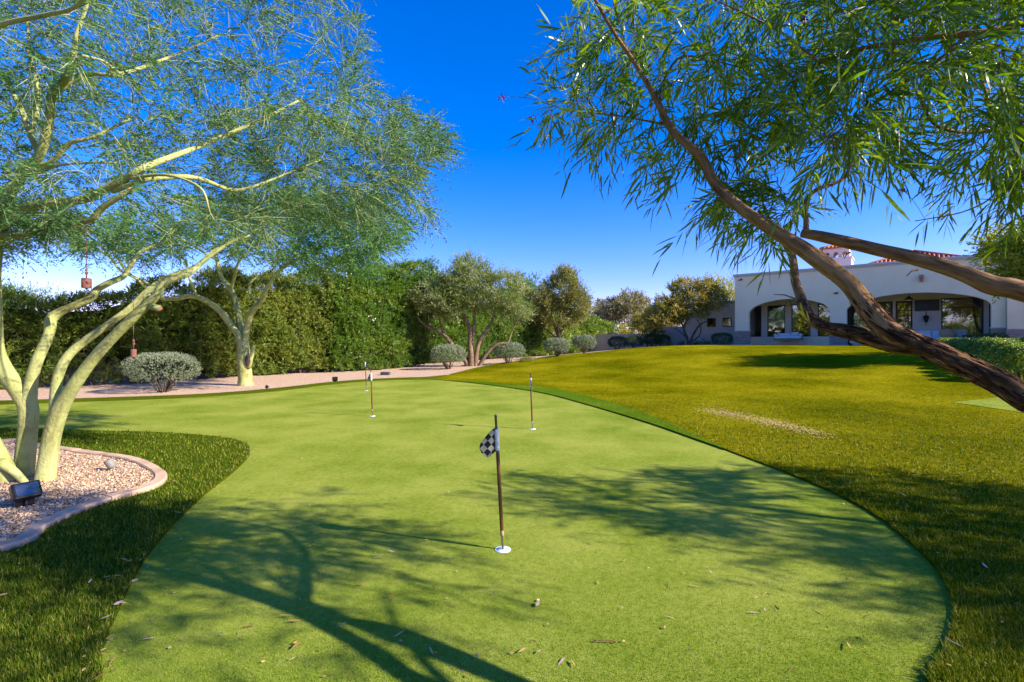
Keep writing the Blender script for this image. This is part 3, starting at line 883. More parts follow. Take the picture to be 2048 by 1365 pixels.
def far_palo():
    base = (-9.05, 16.4, 0.0)
    root = thing('palo_verde_tree', 'second feathery tree with pale green trunk in the gravel bed by the hedge', 'tree', base)
    T = Tree(base); tr = Tubes()
    def L(pts, **k):
        T.limb(tr, [tuple(P(u, v, Y)) + (r * .84,) for (u, v, Y, r) in pts], **k)
    Y = 16.4
    L([(492, 776, Y, .32), (491, 762, Y, .27), (489, 735, Y, .25), (487, 705, Y, .24), (486, 678, Y, .2)], sides=16, rough=.14, node_from=22)
    L([(484, 700, Y, .15), (478, 672, Y, .15), (462, 650, Y, .14), (440, 622, 16.2, .125), (412, 602, 16.0, .11), (385, 592, 15.8, .10), (350, 597, 15.6, .09), (325, 597, 15.5, .075), (300, 582, 15.4, .06), (270, 556, 15.2, .05), (240, 540, 15, .045), (215, 510, 15, .035), (160, 480, 15, .025)], rough=.08)
    L([(330, 598, 15.5, .05), (300, 570, 15.8, .05), (255, 545, 16, .045), (225, 500, 16, .035), (190, 470, 16, .025)])
    L([(486, 690, Y, .14), (479, 640, 16.6, .12), (474, 610, 16.7, .11), (462, 580, 16.8, .10), (442, 552, 16.9, .085), (434, 520, 17, .07), (425, 475, 17, .05), (410, 440, 17, .03)], rough=.08)
    L([(488, 690, Y, .16), (494, 655, Y, .13), (503, 625, 16.2, .115), (522, 602, 16, .10), (533, 578, 15.9, .085), (552, 548, 15.8, .07), (575, 530, 15.7, .06), (620, 505, 15.6, .045), (680, 480, 15.5, .03)], rough=.08)
    L([(462, 580, 16.8, .07), (470, 550, 16.5, .06), (480, 520, 16.2, .05), (520, 480, 16, .03)])
    L([(520, 603, 16, .06), (500, 590, 16.4, .05), (505, 560, 16.8, .045), (540, 545, 17.2, .035), (560, 515, 17.4, .03)])
    L([(497, 735, 16.3, .10), (505, 705, 16.3, .07), (508, 690, 16.3, .06)], sub=3)
    L([(395, 594, 15.8, .05), (380, 560, 15.6, .045), (372, 525, 15.4, .04), (350, 500, 15.2, .03)])
    L([(433, 520, 17, .05), (400, 500, 16.6, .04), (350, 470, 16, .03)])
    tr.obj('trunk', M['pv_bark'], root, base)
    sc_ = lathe('bark_scar', [(0, .03), (.1, .02), (.16, 0), (.17, -.03)], M['dark_bark'], root, 12, tuple(P(495, 720, 16.18) - np.array(base)), Matrix.Rotation(R(90), 4, 'X') @ Matrix.Diagonal((.5, 1.3, 1, 1)))
    poly = [(70, 440), (200, 430), (330, 400), (480, 390), (640, 380), (770, 400), (835, 465), (790, 500), (740, 530), (640, 545), (560, 530), (480, 512), (420, 490), (360, 512), (300, 530), (250, 520), (150, 495)]
    t = np.concatenate([in_px_poly(520, poly, 13.2, 18.5), in_px_poly(120, [(560, 400), (770, 400), (830, 465), (740, 530), (600, 540)], 13.5, 17)])
    T.grow(t, rtip=.004, sides=3, bend=.35, up=.12, w=.15, maxr=.05)
    T.twig.obj('twigs', M['pv_twig'], root, base)['kind'] = 'stuff'
    S, D = T.shoots(7, .9, -.1, .2)
    n = len(S)
    Pp, Ld, Nn, idx = sprays(S, D, RNG.uniform(.35, .8, n), 15, angle=.85, droop=.2, planar=True)
    k = len(Pp)
    V = rhombus(Pp, Ld, Nn, RNG.uniform(.07, .14, k), RNG.uniform(.022, .036, k))
    leaves_obj('crown', M['pv_leaf'], root, base, V, np.clip(clump(Pp, .7) * .6 + RNG.uniform(0, .5, k), 0, 1))
far_palo()

# ------------------------------------------------------------------ the leaning desert willow at the right
SHX = SUN_AZ[0] / math.tan(el); SHY = -SUN_AZ[1] / math.tan(el)
def shadow_px(p):
    X = p[:, 0] - SHX * p[:, 2]; Y = p[:, 1] + SHY * p[:, 2]
    Ys = np.maximum(Y, .5)
    return np.stack([1024 + F * X / Ys, 682 + F * EYE / Ys], 1)

def willow():
    base = (1.72, 0.85, 0.0)
    root = thing('desert_willow_tree', 'leaning tree with rough brown trunk and long narrow leaves at the right', 'tree', base)
    T = Tree(base); rough = Tubes(); smooth = Tubes()
    def pw(pts):
        return [(tuple(P(*p[:3])) + (p[3],)) if len(p) == 4 else p[0] for p in pts]
    def L(tb, pts, k_=.66, **k): T.limb(tb, [p[:3] + (p[3] * k_,) for p in pw(pts)], **k)
    L(rough, [((1.72, .85, -.05, .12),), ((1.70, 1.02, .35, .085),), ((1.66, 1.24, .85, .070),), (2124, 850, 1.44, .064), (2048, 795, 1.52, .061), (1950, 741, 1.62, .060), (1850, 695, 1.72, .060), (1790, 668, 1.78, .052), (1745, 640, 1.83, .050)], k_=.60, sub=20, sides=44, rough=.26, rs=9, node_from=140)
    L(smooth, [(1830, 690, 1.74, .040), (1785, 665, 1.79, .050), (1748, 632, 1.83, .052), (1722, 598, 1.86, .048), (1690, 560, 1.89, .044), (1620, 508, 1.95, .042), (1560, 470, 2.0, .036), (1480, 415, 2.06, .031), (1432, 370, 2.12, .030), (1400, 312, 2.14, .026), (1345, 262, 2.16, .022), (1312, 198, 2.16, .018), (1272, 130, 2.15, .013), (1225, 60, 2.1, .010), (1188, -5, 2.1, .009)], k_=.74, sub=8, sides=18, rough=.09, rs=9)
    L(rough, [(1840, 695, 1.74, .040), (1785, 688, 1.80, .046), (1730, 674, 1.88, .042), (1690, 662, 1.96, .039), (1650, 654, 2.08, .037), (1618, 634, 2.2, .035), (1604, 605, 2.35, .034)], k_=.66, sub=14, sides=32, rough=.24, rs=9)
    L(smooth, [(1608, 614, 2.3, .032), (1600, 590, 2.42, .033), (1590, 560, 2.52, .032), (1586, 520, 2.62, .030), (1572, 488, 2.7, .027), (1550, 455, 2.72, .017), (1530, 420, 2.75, .011), (1520, 370, 2.8, .007)], sub=6, sides=14, rough=.09, rs=9)
    L(smooth, [((1.78, .88, -.05, .10),), ((1.95, 1.12, .6, .075),), ((2.1, 1.38, 1.2, .065),), (2250, 655, 1.60, .056), (2048, 583, 1.68, .050), (1985, 570, 1.72, .050), (1930, 548, 1.76, .044), (1850, 522, 1.84, .041), (1750, 498, 1.93, .037), (1650, 474, 2.04, .034), (1604, 466, 2.1, .029)], sub=8, sides=18, rough=.08, rs=9)
    L(smooth, [(1612, 470, 2.1, .020), (1612, 440, 2.1, .016), (1610, 405, 2.1, .014), (1632, 380, 2.12, .013), (1665, 368, 2.14, .012), (1692, 352, 2.16, .010), (1700, 310, 2.2, .007), (1702, 260, 2.22, .005)], sub=5, sides=8)
    # boughs that come in from the top right
    L(smooth, [((2.1, 1.38, 1.2, .055),), ((2.5, 1.4, 1.9, .045),), ((2.6, 1.5, 2.4, .036),), (2120, 20, 1.75, .026), (2048, 48, 1.8, .021), (1960, 66, 1.82, .019), (1880, 72, 1.85, .017), (1800, 84, 1.9, .015), (1720, 98, 1.95, .013), (1650, 122, 2.0, .011), (1590, 148, 2.05, .008)], sub=5, sides=9, rough=.05)
    L(smooth, [(1935, 68, 1.83, .010), (1880, 118, 1.85, .009), (1830, 152, 1.9, .008), (1740, 212, 1.95, .007), (1680, 260, 2.0, .006), (1620, 305, 2.05, .004)], sides=7)
    L(smooth, [(2130, 215, 2.2, .020), (2048, 238, 2.2, .015), (1985, 260, 2.2, .013), (1920, 264, 2.2, .012), (1872, 250, 2.2, .011), (1848, 215, 2.2, .009), (1838, 185, 2.2, .006)], sides=8)
    L(smooth, [(2140, 470, 2.3, .022), (2048, 345, 2.4, .016), (2000, 270, 2.45, .013), (1965, 165, 2.5, .011), (1935, 60, 2.5, .008), (1910, -30, 2.5, .006)], sides=8)
    L(smooth, [(1640, 125, 2.0, .009), (1600, 95, 2.05, .008), (1555, 60, 2.1, .007), (1490, 28, 2.15, .006), (1430, 0, 2.2, .005)], sides=7)
    L(smooth, [(1980, 300, 2.4, .008), (1992, 350, 2.35, .007), (1985, 392, 2.3, .006), (1925, 424, 2.3, .005), (1830, 442, 2.3, .003)], sides=6)
    L(smooth, [(1310, 200, 2.45, .012), (1355, 118, 2.4, .009), (1420, 120, 2.35, .007), (1480, 135, 2.3, .005)], sides=7)
    L(smooth, [(1335, 250, 2.5, .010), (1240, 232, 2.5, .006), (1150, 222, 2.5, .004), (1085, 205, 2.5, .003)], sides=6)
    # right hand side of the crown, out of the picture
    L(smooth, [((2.5, 1.4, 1.9, .045),), ((2.9, 1.45, 2.5, .03),), ((3.3, 1.6, 3.0, .02),), ((3.8, 1.9, 3.4, .01),)], sides=8)
    L(smooth, [((1.70, 1.02, .35, .06),), ((2.4, 1.0, 1.4, .045),), ((3.0, 1.2, 2.1, .028),), ((3.4, 1.5, 2.5, .012),)], sides=8)
    ro = rough.obj('trunk', M['willow_bark'], root, base)
    def peel(pts, k_, n):
        c = catmull([p[:3] + (p[3] * k_,) for p in pw(pts)], 30)
        i = RNG.integers(1, len(c) - 1, n); tg = unit(np.gradient(c[:, :3], axis=0))[i]
        rd = unit(np.cross(tg, randdir(n))); pos = c[i, :3] + rd * (c[i, 3] * RNG.uniform(.95, 1.07, n))[:, None]
        D = unit(tg * RNG.choice([-1, 1], n)[:, None] + RNG.normal(0, .09, (n, 3)) + rd * RNG.uniform(-.06, .05, n)[:, None])
        V = rhombus(pos - D * .012, D, rd + RNG.normal(0, .25, (n, 3)), RNG.uniform(.018, .055, n), RNG.uniform(.004, .011, n))
        return V, np.clip(RNG.normal(.45, .28, n), 0, 1)
    for q, (pts, k_, n) in enumerate((([((1.66, 1.24, .85, .070),), (2124, 850, 1.44, .064), (2048, 795, 1.52, .061), (1950, 741, 1.62, .060), (1850, 695, 1.72, .060), (1790, 668, 1.78, .052)], .60, 1300),
                        ([(1785, 688, 1.80, .046), (1730, 674, 1.88, .042), (1690, 662, 1.96, .039), (1650, 654, 2.08, .037), (1618, 634, 2.2, .035)], .66, 420),
                        ([(1785, 665, 1.79, .050), (1748, 632, 1.83, .052), (1722, 598, 1.86, .048)], .74, 200))):
        V, tt = peel(pts, k_, n)
        leaves_obj('peeling_bark', M['bark_strip'], ro, base, V, tt)
        ro.children[-1].location = (0, 0, 0)
    smooth.obj('limbs', M['willow_limb'], root, base)
    R1 = [(1118, 75), (1190, -30), (1330, -60), (1600, -60), (1610, 120), (1570, 280), (1560, 400), (1500, 450), (1440, 440), (1390, 380), (1300, 320), (1190, 270), (1085, 215), (1110, 185), (1180, 180)]
    R2 = [(1560, -60), (2120, -60), (2120, 290), (1990, 290), (1900, 230), (1850, 210), (1830, 280), (1760, 310), (1700, 350), (1640, 320), (1580, 250)]
    R3 = [(1830, 405), (1900, 330), (1970, 260), (2120, 240), (2120, 440), (2040, 420), (1985, 370), (1900, 420)]
    R5 = [(1430, 400), (1560, 380), (1620, 430), (1560, 480), (1470, 450)]
    tg = np.concatenate([in_px_poly(190, R1, 2.05, 2.8), in_px_poly(255, R2, 1.7, 2.6), in_px_poly(30, R3, 2.0, 2.6), in_px_poly(16, R5, 2.1, 2.6)])
    # unseen crown above and right, shaped to throw shade only on chosen turf
    sh1 = [(-300, 1100), (0, 1075), (230, 1015), (440, 965), (640, 975), (780, 1030), (960, 1120), (1060, 1190), (940, 1270), (700, 1330), (560, 1420), (-300, 1500)]
    sh2 = [(1010, 925), (1120, 893), (1320, 915), (1500, 918), (1700, 945), (2048, 1008), (2500, 1060), (2500, 1500), (1900, 1500), (1860, 1250), (1760, 1180), (1560, 1210), (1400, 1170), (1230, 1090), (1120, 1010)]
    b = np.concatenate([blob(900, (3.9, 2.1, 3.0), (2.4, 1.6, 1.2), 0), blob(1100, (2.2, 1.5, 3.2), (2.0, 1.4, 1.1), 0)])
    spx = shadow_px(b)
    okk = inpoly(spx, sh1) | inpoly(spx, sh2)
    # keep clear of the view itself
    vis = (b[:, 1] > .3) & (np.abs(b[:, 0] / np.maximum(b[:, 1], .3)) < 1.10) & (((b[:, 2] - EYE) / np.maximum(b[:, 1], .3)) < .74)
    near = (np.linalg.norm(b - np.array([0, 0, EYE]), axis=1) < 1.5)
    b = b[okk & ~vis & ~near]; b = b[RNG.permutation(len(b))]
    T.grow(np.concatenate([tg, b[:330]]), rtip=.0016, sides=4, bend=.35, up=.10, w=.12, maxr=.009, jit=.05)
    T.twig.obj('twigs', M['twig'], root, base)['kind'] = 'stuff'
    S, D = T.shoots(2, .55, -.05, .45)
    n = len(S)
    Pp, Ld, Nn, idx = sprays(S, D, RNG.uniform(.11, .27, n), 13, angle=.62, droop=.25)
    k = len(Pp)
    Ll = RNG.uniform(.045, .135, k); Ww = RNG.uniform(.0058, .0105, k); dr = RNG.uniform(.05, .35, k)
    tint = np.clip(clump(Pp, 3) * .5 + RNG.uniform(0, .55, k), 0, 1)
    # the 300 leaves that show largest are parts of their own
    dist = np.linalg.norm(Pp - np.array([0, 0, EYE]), axis=1)
    inview = (Pp[:, 1] > .5) & (np.abs(Pp[:, 0] / np.maximum(Pp[:, 1], .3)) < 1.03) & (np.abs((Pp[:, 2] - EYE) / np.maximum(Pp[:, 1], .3)) < .68)
    S_ = unit(np.cross(Ld, Nn))
    face = np.abs(np.sum(np.cross(S_, Ld) * unit(Pp - np.array([0, 0, EYE])), axis=1))
    score = np.where(inview, Ll * (0.3 + face) / dist, 0)
    big = np.argsort(-score)[:300]
    mask = np.ones(k, dtype=bool); mask[big] = False
    crown = leaves_obj('crown', M['willow_leaf'], root, base, bladeleaf(Pp[mask], Ld[mask], Nn[mask], Ll[mask], Ww[mask], dr[mask]), tint[mask])
    one = bladeleaf(np.zeros((1, 3)), np.array([[1.0, 0, 0]]), np.array([[0, 0, 1.0]]), np.ones(1), np.full(1, .085), np.full(1, .0))
    protos = []
    for tv in (.25, .5, .75, 1.0):
        V = one[0].copy(); V[3:5, 2] -= .035; V[5, 2] -= .11
        protos.append(np_mesh('leaf', V, one[1], M['willow_leaf'], crown, tint=np.full(6, tv)))
    for q, i in enumerate(big):
        x = Vector(Ld[i]).normalized(); y = Vector(S_[i]); z = x.cross(y)
        o = protos[q] if q < 4 else protos[q % 4].copy()
        if q >= 4: COL.objects.link(o); o.parent = crown
        m = Matrix(((x[0], y[0], z[0]), (x[1], y[1], z[1]), (x[2], y[2], z[2]))).to_4x4() @ Matrix.Diagonal((Ll[i], Ll[i], Ll[i], 1))
        o.matrix_local = Matrix.Translation(Vector(Pp[i] - np.array(base))) @ m
    # blooms hanging from the outer twigs
    for (u, v, Y) in ((1004, 196, 2.4), (1066, 238, 2.45), (1610, 36, 2.1), (1806, 380, 2.3), (1898, 288, 2.2)):
        c = P(u, v, Y)
        pts = [c + RNG.normal(0, .008, 3) for _ in range(16)]
        PB = np.array(pts); DB = randdir(16); 
        V = rhombus(PB, DB, randdir(16), RNG.uniform(.012, .022, 16), RNG.uniform(.008, .014, 16))
        np_mesh('bloom', V[0], V[1], M['bloom_purple'], root, base)
        nd = np.array(T.nodes); j = np.argmin(np.linalg.norm(nd - c - np.array([.08, 0, .02]), axis=1))
        tb = Tubes(); a = nd[j]; mid = (a + c) / 2 + np.array([0, 0, .03])
        q = np.linspace(0, 1, 8)[:, None]
        tb.add((1 - q) ** 2 * a + 2 * q * (1 - q) * mid + q * q * c, np.full(8, .0013), 4)
        tb.obj('flower_stalk', M['twig'], root, base)
    # a fresh green shoot on the bent limb
    S = np.array([P(1622, 650, 2.14)]); D = unit(np.array([[-.55, -.1, .75]]))
    Pp, Ld, Nn, _ = sprays(S, D, np.array([.07]), 14, angle=.35)
    V = bladeleaf(Pp, Ld, Nn, np.full(14, .055), np.full(14, .008), np.full(14, .1))
    np_mesh('fresh_shoot', V[0], V[1], M['lime_leaf'], root, base, tint=np.full(14 * 6, .9))
    for (u, v, Y, du, dv) in ((1752, 672, 1.80, -40, -22), (1590, 597, 2.4, -42, -8), (1835, 540, 1.82, -22, 12), (1700, 505, 1.95, -12, 12)):
        tb = Tubes(); a = P(u, v, Y); c = P(u + du, v + dv, Y - .02)
        tb.add(np.array([a, (a + c) / 2 + np.array([0, 0, .008]), c]), [.004, .003, .0015], 5)
        tb.obj('dead_stub', M['twig'], root, base)
willow()

# ------------------------------------------------------------------ hedge
def hedge(name, label, pts, n, mat, thick=1.4, leafL=(.11, .19), leafW=(.026, .040), hole=0.0, flowers=0, stems=30, tilt=0.0, core_lo=.15):
    pts = np.array(pts, dtype=float)
    base = (pts[0, 0], pts[0, 1], float(terr(pts[0, 0], pts[0, 1])))
    root = thing(name, label, 'hedge', base)
    seg = np.concatenate([[0], np.cumsum(np.linalg.norm(np.diff(pts[:, :2], axis=0), axis=1))])
    tot = seg[-1]
    def frame(l):
        x = np.interp(l, seg, pts[:, 0]); y = np.interp(l, seg, pts[:, 1]); h = np.interp(l, seg, pts[:, 2])
        e = .2
        dx = np.interp(l + e, seg, pts[:, 0]) - np.interp(l - e, seg, pts[:, 0]); dy = np.interp(l + e, seg, pts[:, 1]) - np.interp(l - e, seg, pts[:, 1])
        m = np.sqrt(dx * dx + dy * dy) + 1e-9
        return x, y, h, dy / m, -dx / m            # outward normal, towards the lawn
    l = RNG.uniform(0, tot, n)
    x, y, h, nx, ny = frame(l)
    hh = h * (1 + .10 * np.sin(l * 1.1 + 1) * np.cos(l * .47) + .05 * np.sin(l * 3.1))
    f = RNG.uniform(0.0, 1, n) ** .85
    top = RNG.uniform(0, 1, n) < .20
    f = np.where(top, 1 - np.abs(RNG.normal(0, .03, n)), f)
    bul = np.array([.55 * mnoise.noise((a_ * .55, b_ * .55, 3.3)) + .35 * mnoise.noise((a_ * 1.5, b_ * 1.5, 8.1)) for a_, b_ in zip(l, f * h)])
    prof = .55 + .45 * np.sin(np.clip(f, 0, 1) * 2.6)
    dep = np.where(top, RNG.uniform(-.9, .35, n) * thick, (-np.abs(RNG.normal(0, .18, n))) * thick + bul + .5 * (prof - .8))
    zb = terr(x, y)
    Pp = np.stack([x + nx * dep, y + ny * dep, zb + .08 + f * hh], 1)
    if hole > 0:
        gap = (np.sin(l * 2.3) * np.cos(f * 7 + l) + .6 * np.sin(l * 5.1 + f * 3)) > 1.25 - hole
        keep = ~(gap & (f < .6)); Pp = Pp[keep]; nx = nx[keep]; ny = ny[keep]; top = top[keep]
    n = len(Pp)
    D = np.stack([nx * .8, ny * .8, np.where(top, 1.3, .45)], 1) + RNG.normal(0, .45, (n, 3))
    D = unit(D)
    A, Ld, Nn, idx = sprays(Pp, D, RNG.uniform(.18, .38, n), 9, angle=.75, t0=.25)
    k = len(A)
    V = rhombus(A, Ld, Nn, RNG.uniform(*leafL, k), RNG.uniform(*leafW, k))
    tint = np.clip(clump(A, .9) * .45 + .25 * clump(A + 5, 2.3) + RNG.uniform(0, .45, k) - .1 + tilt, 0, 1)
    leaves_obj('foliage', mat, root, base, V, tint)
    # woody, leaf-filled inside of the hedge
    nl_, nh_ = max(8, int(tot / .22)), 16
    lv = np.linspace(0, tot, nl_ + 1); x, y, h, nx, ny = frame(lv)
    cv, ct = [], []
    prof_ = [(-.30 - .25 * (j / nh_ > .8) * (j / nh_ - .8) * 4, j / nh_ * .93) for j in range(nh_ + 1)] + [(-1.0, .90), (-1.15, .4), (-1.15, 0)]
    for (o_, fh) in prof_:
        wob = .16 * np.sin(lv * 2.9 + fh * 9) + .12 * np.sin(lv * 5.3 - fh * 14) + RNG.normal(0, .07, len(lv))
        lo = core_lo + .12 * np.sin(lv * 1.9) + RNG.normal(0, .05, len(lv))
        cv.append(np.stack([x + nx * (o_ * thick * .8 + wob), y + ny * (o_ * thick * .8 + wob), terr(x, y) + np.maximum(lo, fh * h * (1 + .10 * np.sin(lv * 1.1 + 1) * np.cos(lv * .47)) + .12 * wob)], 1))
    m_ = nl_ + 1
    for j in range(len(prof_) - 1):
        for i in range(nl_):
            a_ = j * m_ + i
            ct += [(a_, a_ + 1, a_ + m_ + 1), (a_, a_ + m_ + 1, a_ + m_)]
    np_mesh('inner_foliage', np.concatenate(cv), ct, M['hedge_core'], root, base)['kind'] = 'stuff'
    tb = Tubes()
    for i in range(stems):
        ll = tot * (i + RNG.uniform(.1, .9)) / stems
        for _ in range(3):
            x, y, h, nx, ny = frame(np.array([ll])); z = float(terr(x[0], y[0]))
            p0 = np.array([x[0] - nx[0] * .5, y[0] - ny[0] * .5, z - .03]); hh = h[0] * RNG.uniform(.5, .85)
            p2 = p0 + np.array([RNG.normal(0, .5), RNG.normal(0, .4), hh])
            p1 = (p0 + p2) / 2 + RNG.normal(0, .12, 3)
            tb.add(catmull([p0, p1, p2], 3), np.linspace(.03, .008, 7), 4, cap=False)
    tb.obj('stems', M['bush_core'], root, base)['kind'] = 'stuff'
    if flowers:
        i = RNG.choice(n, flowers, replace=False)
        c = Pp[i] + D[i] * .36
        cc = np.repeat(c, 6, 0) + RNG.normal(0, .05, (flowers * 6, 3))
        Vf = rhombus(cc, randdir(len(cc)), randdir(len(cc)), np.full(len(cc), .08), np.full(len(cc), .06))
        o = np_mesh('white_flowers', Vf[0], Vf[1], M['bloom_white'], root, base); o['kind'] = 'stuff'
    return root

hedge('oleander_hedge', 'dry dark oleander hedge with bare stems at the far left behind the gravel', [(-19.5, 12.2, 2.6), (-15.6, 14.7, 2.7), (-13.0, 16.9, 3.1), (-11.9, 18.9, 3.5)], 6000, M['oleander_dry'], hole=.42, stems=34, core_lo=.75)
hedge('oleander_hedge', 'olive-toned oleander hedge behind the second feathery tree', [(-11.9, 18.9, 3.5), (-11.0, 20.6, 4.0), (-9.6, 22.2, 4.3), (-8.6, 22.9, 4.6)], 6200, M['oleander_dry'], hole=.10, stems=16, tilt=.15)
hedge('oleander_hedge', 'tall bright green dense oleander hedge behind the small flags', [(-8.6, 22.9, 4.6), (-7.4, 23.8, 4.8), (-5.9, 25.6, 5.1), (-4.6, 28.2, 5.4)], 7200, M['oleander'], flowers=24, stems=14)
hedge('oleander_hedge', 'deep green oleander hedge behind the silvery olive tree', [(-5.4, 29.2, 5.4), (-3.0, 32.5, 5.0), (0.2, 37.0, 4.4), (2.6, 40.5, 4.0)], 6500, M['oleander'], leafL=(.14, .24), leafW=(.03, .05), stems=16, tilt=-.1)
hedge('oleander_hedge', 'pale green oleander hedge dotted with white blossom at the far end', [(2.6, 40.5, 3.8), (5.8, 44.5, 3.5), (8.6, 48.5, 3.0), (11.3, 52.0, 2.3)], 5600, M['oleander'], leafL=(.16, .28), leafW=(.035, .06), flowers=150, stems=14, tilt=.2)

def wall_strip(name, label, pts, h, th, mat):
    bm = bmesh.new(); rows = []
    pts = np.array(pts); tg = unit(np.gradient(pts, axis=0))
    for p, t in zip(pts, tg):
        nx, ny = -t[1], t[0]; z = float(terr(p[0], p[1])) - .1
        rows.append([bm.verts.new((p[0] + nx * o_, p[1] + ny * o_, zz)) for o_, zz in ((0, z), (0, z + h), (th, z + h), (th, z))])
    for a, b in zip(rows[:-1], rows[1:]):
        for j in range(4): bm.faces.new((a[j], a[(j + 1) % 4], b[(j + 1) % 4], b[j]))
    bm.faces.new(rows[0]); bm.faces.new(rows[-1][::-1])
    o = bm_obj(name, bm, mat)
    return tag(o, label, 'wall')
wall_strip('garden_wall', 'tan block wall glimpsed through the hedge stems', [(-21, 14.2), (-17, 16.6), (-14.4, 19), (-12.6, 22.4), (-9.0, 25.6), (-6.2, 29), (-4.0, 33.6), (1.8, 41.4), (8.0, 50.0), (12.5, 56)], 2.0, .2, M['wall'])

hedge('oleander_hedge', 'unseen hedge added across the garden to darken the low window reflections', [(4, -31, 3.4), (-18, -31, 3.4), (-30, -23, 3.4), (-33, -6, 3.4)][::-1], 1500, M['oleander'], leafL=(.5, .8), leafW=(.2, .3), stems=8)  # added hedge behind the camera, keeps low patio reflections dark

# ------------------------------------------------------------------ clipped shrubs
def dome_mesh(n, rx, ry, h, lift, leafL, leafW, mat, name, parent, origin=(0, 0, 0), lump=.06, square=2.6, top=.7):
    d = randdir(n)
    d[:, 2] = np.where(d[:, 2] < -.55, -d[:, 2], d[:, 2])
    p_ = square
    rr = (np.abs(d[:, 0]) ** p_ + np.abs(d[:, 1]) ** p_ + np.abs(d[:, 2]) ** p_) ** (-1 / p_)
    k = rr * (1 - np.abs(RNG.normal(0, .09, n))) * (1 + lump * np.sin(d[:, 0] * 7 + d[:, 2] * 5 + 1) * np.cos(d[:, 1] * 6))
    taper = np.where(d[:, 2] < 0, 1 + .35 * d[:, 2], 1)
    Pp = np.stack([d[:, 0] * k * rx * taper, d[:, 1] * k * ry * taper, lift + (d[:, 2] * k * .5 + .5) * h], 1)
    D = unit(d + RNG.normal(0, .5, (n, 3)) + np.array([0, 0, .3]))
    A, Ld, Nn, idx = sprays(Pp, D, np.full(n, leafL * 2.2), 6, angle=.8)
    q = len(A)
    V = rhombus(A, Ld, Nn, RNG.uniform(.7, 1.2, q) * leafL, RNG.uniform(.8, 1.2, q) * leafW)
    tint = np.clip(clump(A, 3.0) * .35 + RNG.uniform(0, .5, q) + .18 * sstep(.5, 1.0, (A[:, 2] - lift) / h), 0, 1)  # leaves tinted lighter towards the top, sunlight put into the colour
    o = np_mesh(name, V[0], V[1], mat, parent, origin, tint=np.repeat(tint, 4)); o['kind'] = 'stuff'
    return o

def stems_mesh(parent, r, h, n, mat, name='stems'):
    tb = Tubes()
    for _ in range(n):
        a = RNG.uniform(0, 6.28); q = RNG.uniform(.4, 1) * r
        p0 = np.array([math.cos(a) * .07, math.sin(a) * .07, -.04]); p2 = np.array([math.cos(a) * q, math.sin(a) * q, h])
        tb.add(catmull([p0, (p0 + p2) / 2 + np.array([0, 0, .05]) + RNG.normal(0, .03, 3), p2], 3), np.linspace(.025, .008, 7), 5, cap=False)
    o = tb.obj(name, mat, parent); o['kind'] = 'stuff'
    return o

def copy_tree(o, parent=None):
    c = o.copy(); COL.objects.link(c); c.parent = parent
    for ch in o.children: copy_tree(ch, c)
    return c

def sage():
    spots = [(326, 784, 126, 74, 'large grey-green clipped shrub near the pale feathery trunks'),
             (897, 738, 66, 44, 'grey-green clipped shrub left of the silvery olive tree'),
             (1018, 727, 60, 38, 'grey-green clipped shrub just right of the silvery olive tree'),
             (1114, 714, 48, 34, 'grey-green clipped shrub in front of the golden olive trunk'),
             (1169, 706, 42, 32, 'pale grey-green clipped shrub right of the golden olive trunk'),
             (1237, 699, 36, 25, 'small dark clipped shrub near the flowering hedge end'),
             (1271, 694, 34, 24, 'dark clipped shrub just left of the garden gate wall'),
             (1307, 692, 34, 27, 'dark rounded shrub in front of the tan garden wall'),
             (1322, 690, 30, 24, 'dark rounded shrub close to the spiky plant by the gate')]
    for i, (u, v, wpx, hpx, lab) in enumerate(spots):
        gx, gy = G(u, v)
        if i >= 5:
            gx, gy = {5: (8.2, 37.5), 6: (10.0, 39.5), 7: (11.8, 40.5), 8: (12.9, 41.5)}[i]
        ppm = F / gy
        W, H = wpx / ppm, hpx / ppm
        t = thing('clipped_shrub', lab, 'shrub', (gx, gy, float(terr(gx, gy)) - .004), 0, 'grey-green clipped shrubs along the gravel bed')
        mt = M['sage_leaf'] if i < 5 else M['dark_leaf']
        ll = .035 if i == 0 else .055
        dome_mesh(2600 if i == 0 else 1500, W / 2 * .97, W / 2 * .9, H * .86, H * .16, ll, ll * .5, mt, 'foliage', t)
        stems_mesh(t, W * .36, H * .5, 14, M['bush_core'])
sage()
t = thing('small_shrub', 'low yellow-green shrub beside the clipped shrub near the olive tree', 'shrub', G(1057, 724) + (0.1,))
dome_mesh(700, .42, .4, .5, -.05, .05, .016, M['olive_leaf2'], 'foliage', t); stems_mesh(t, .2, .25, 6, M['bush_core'])

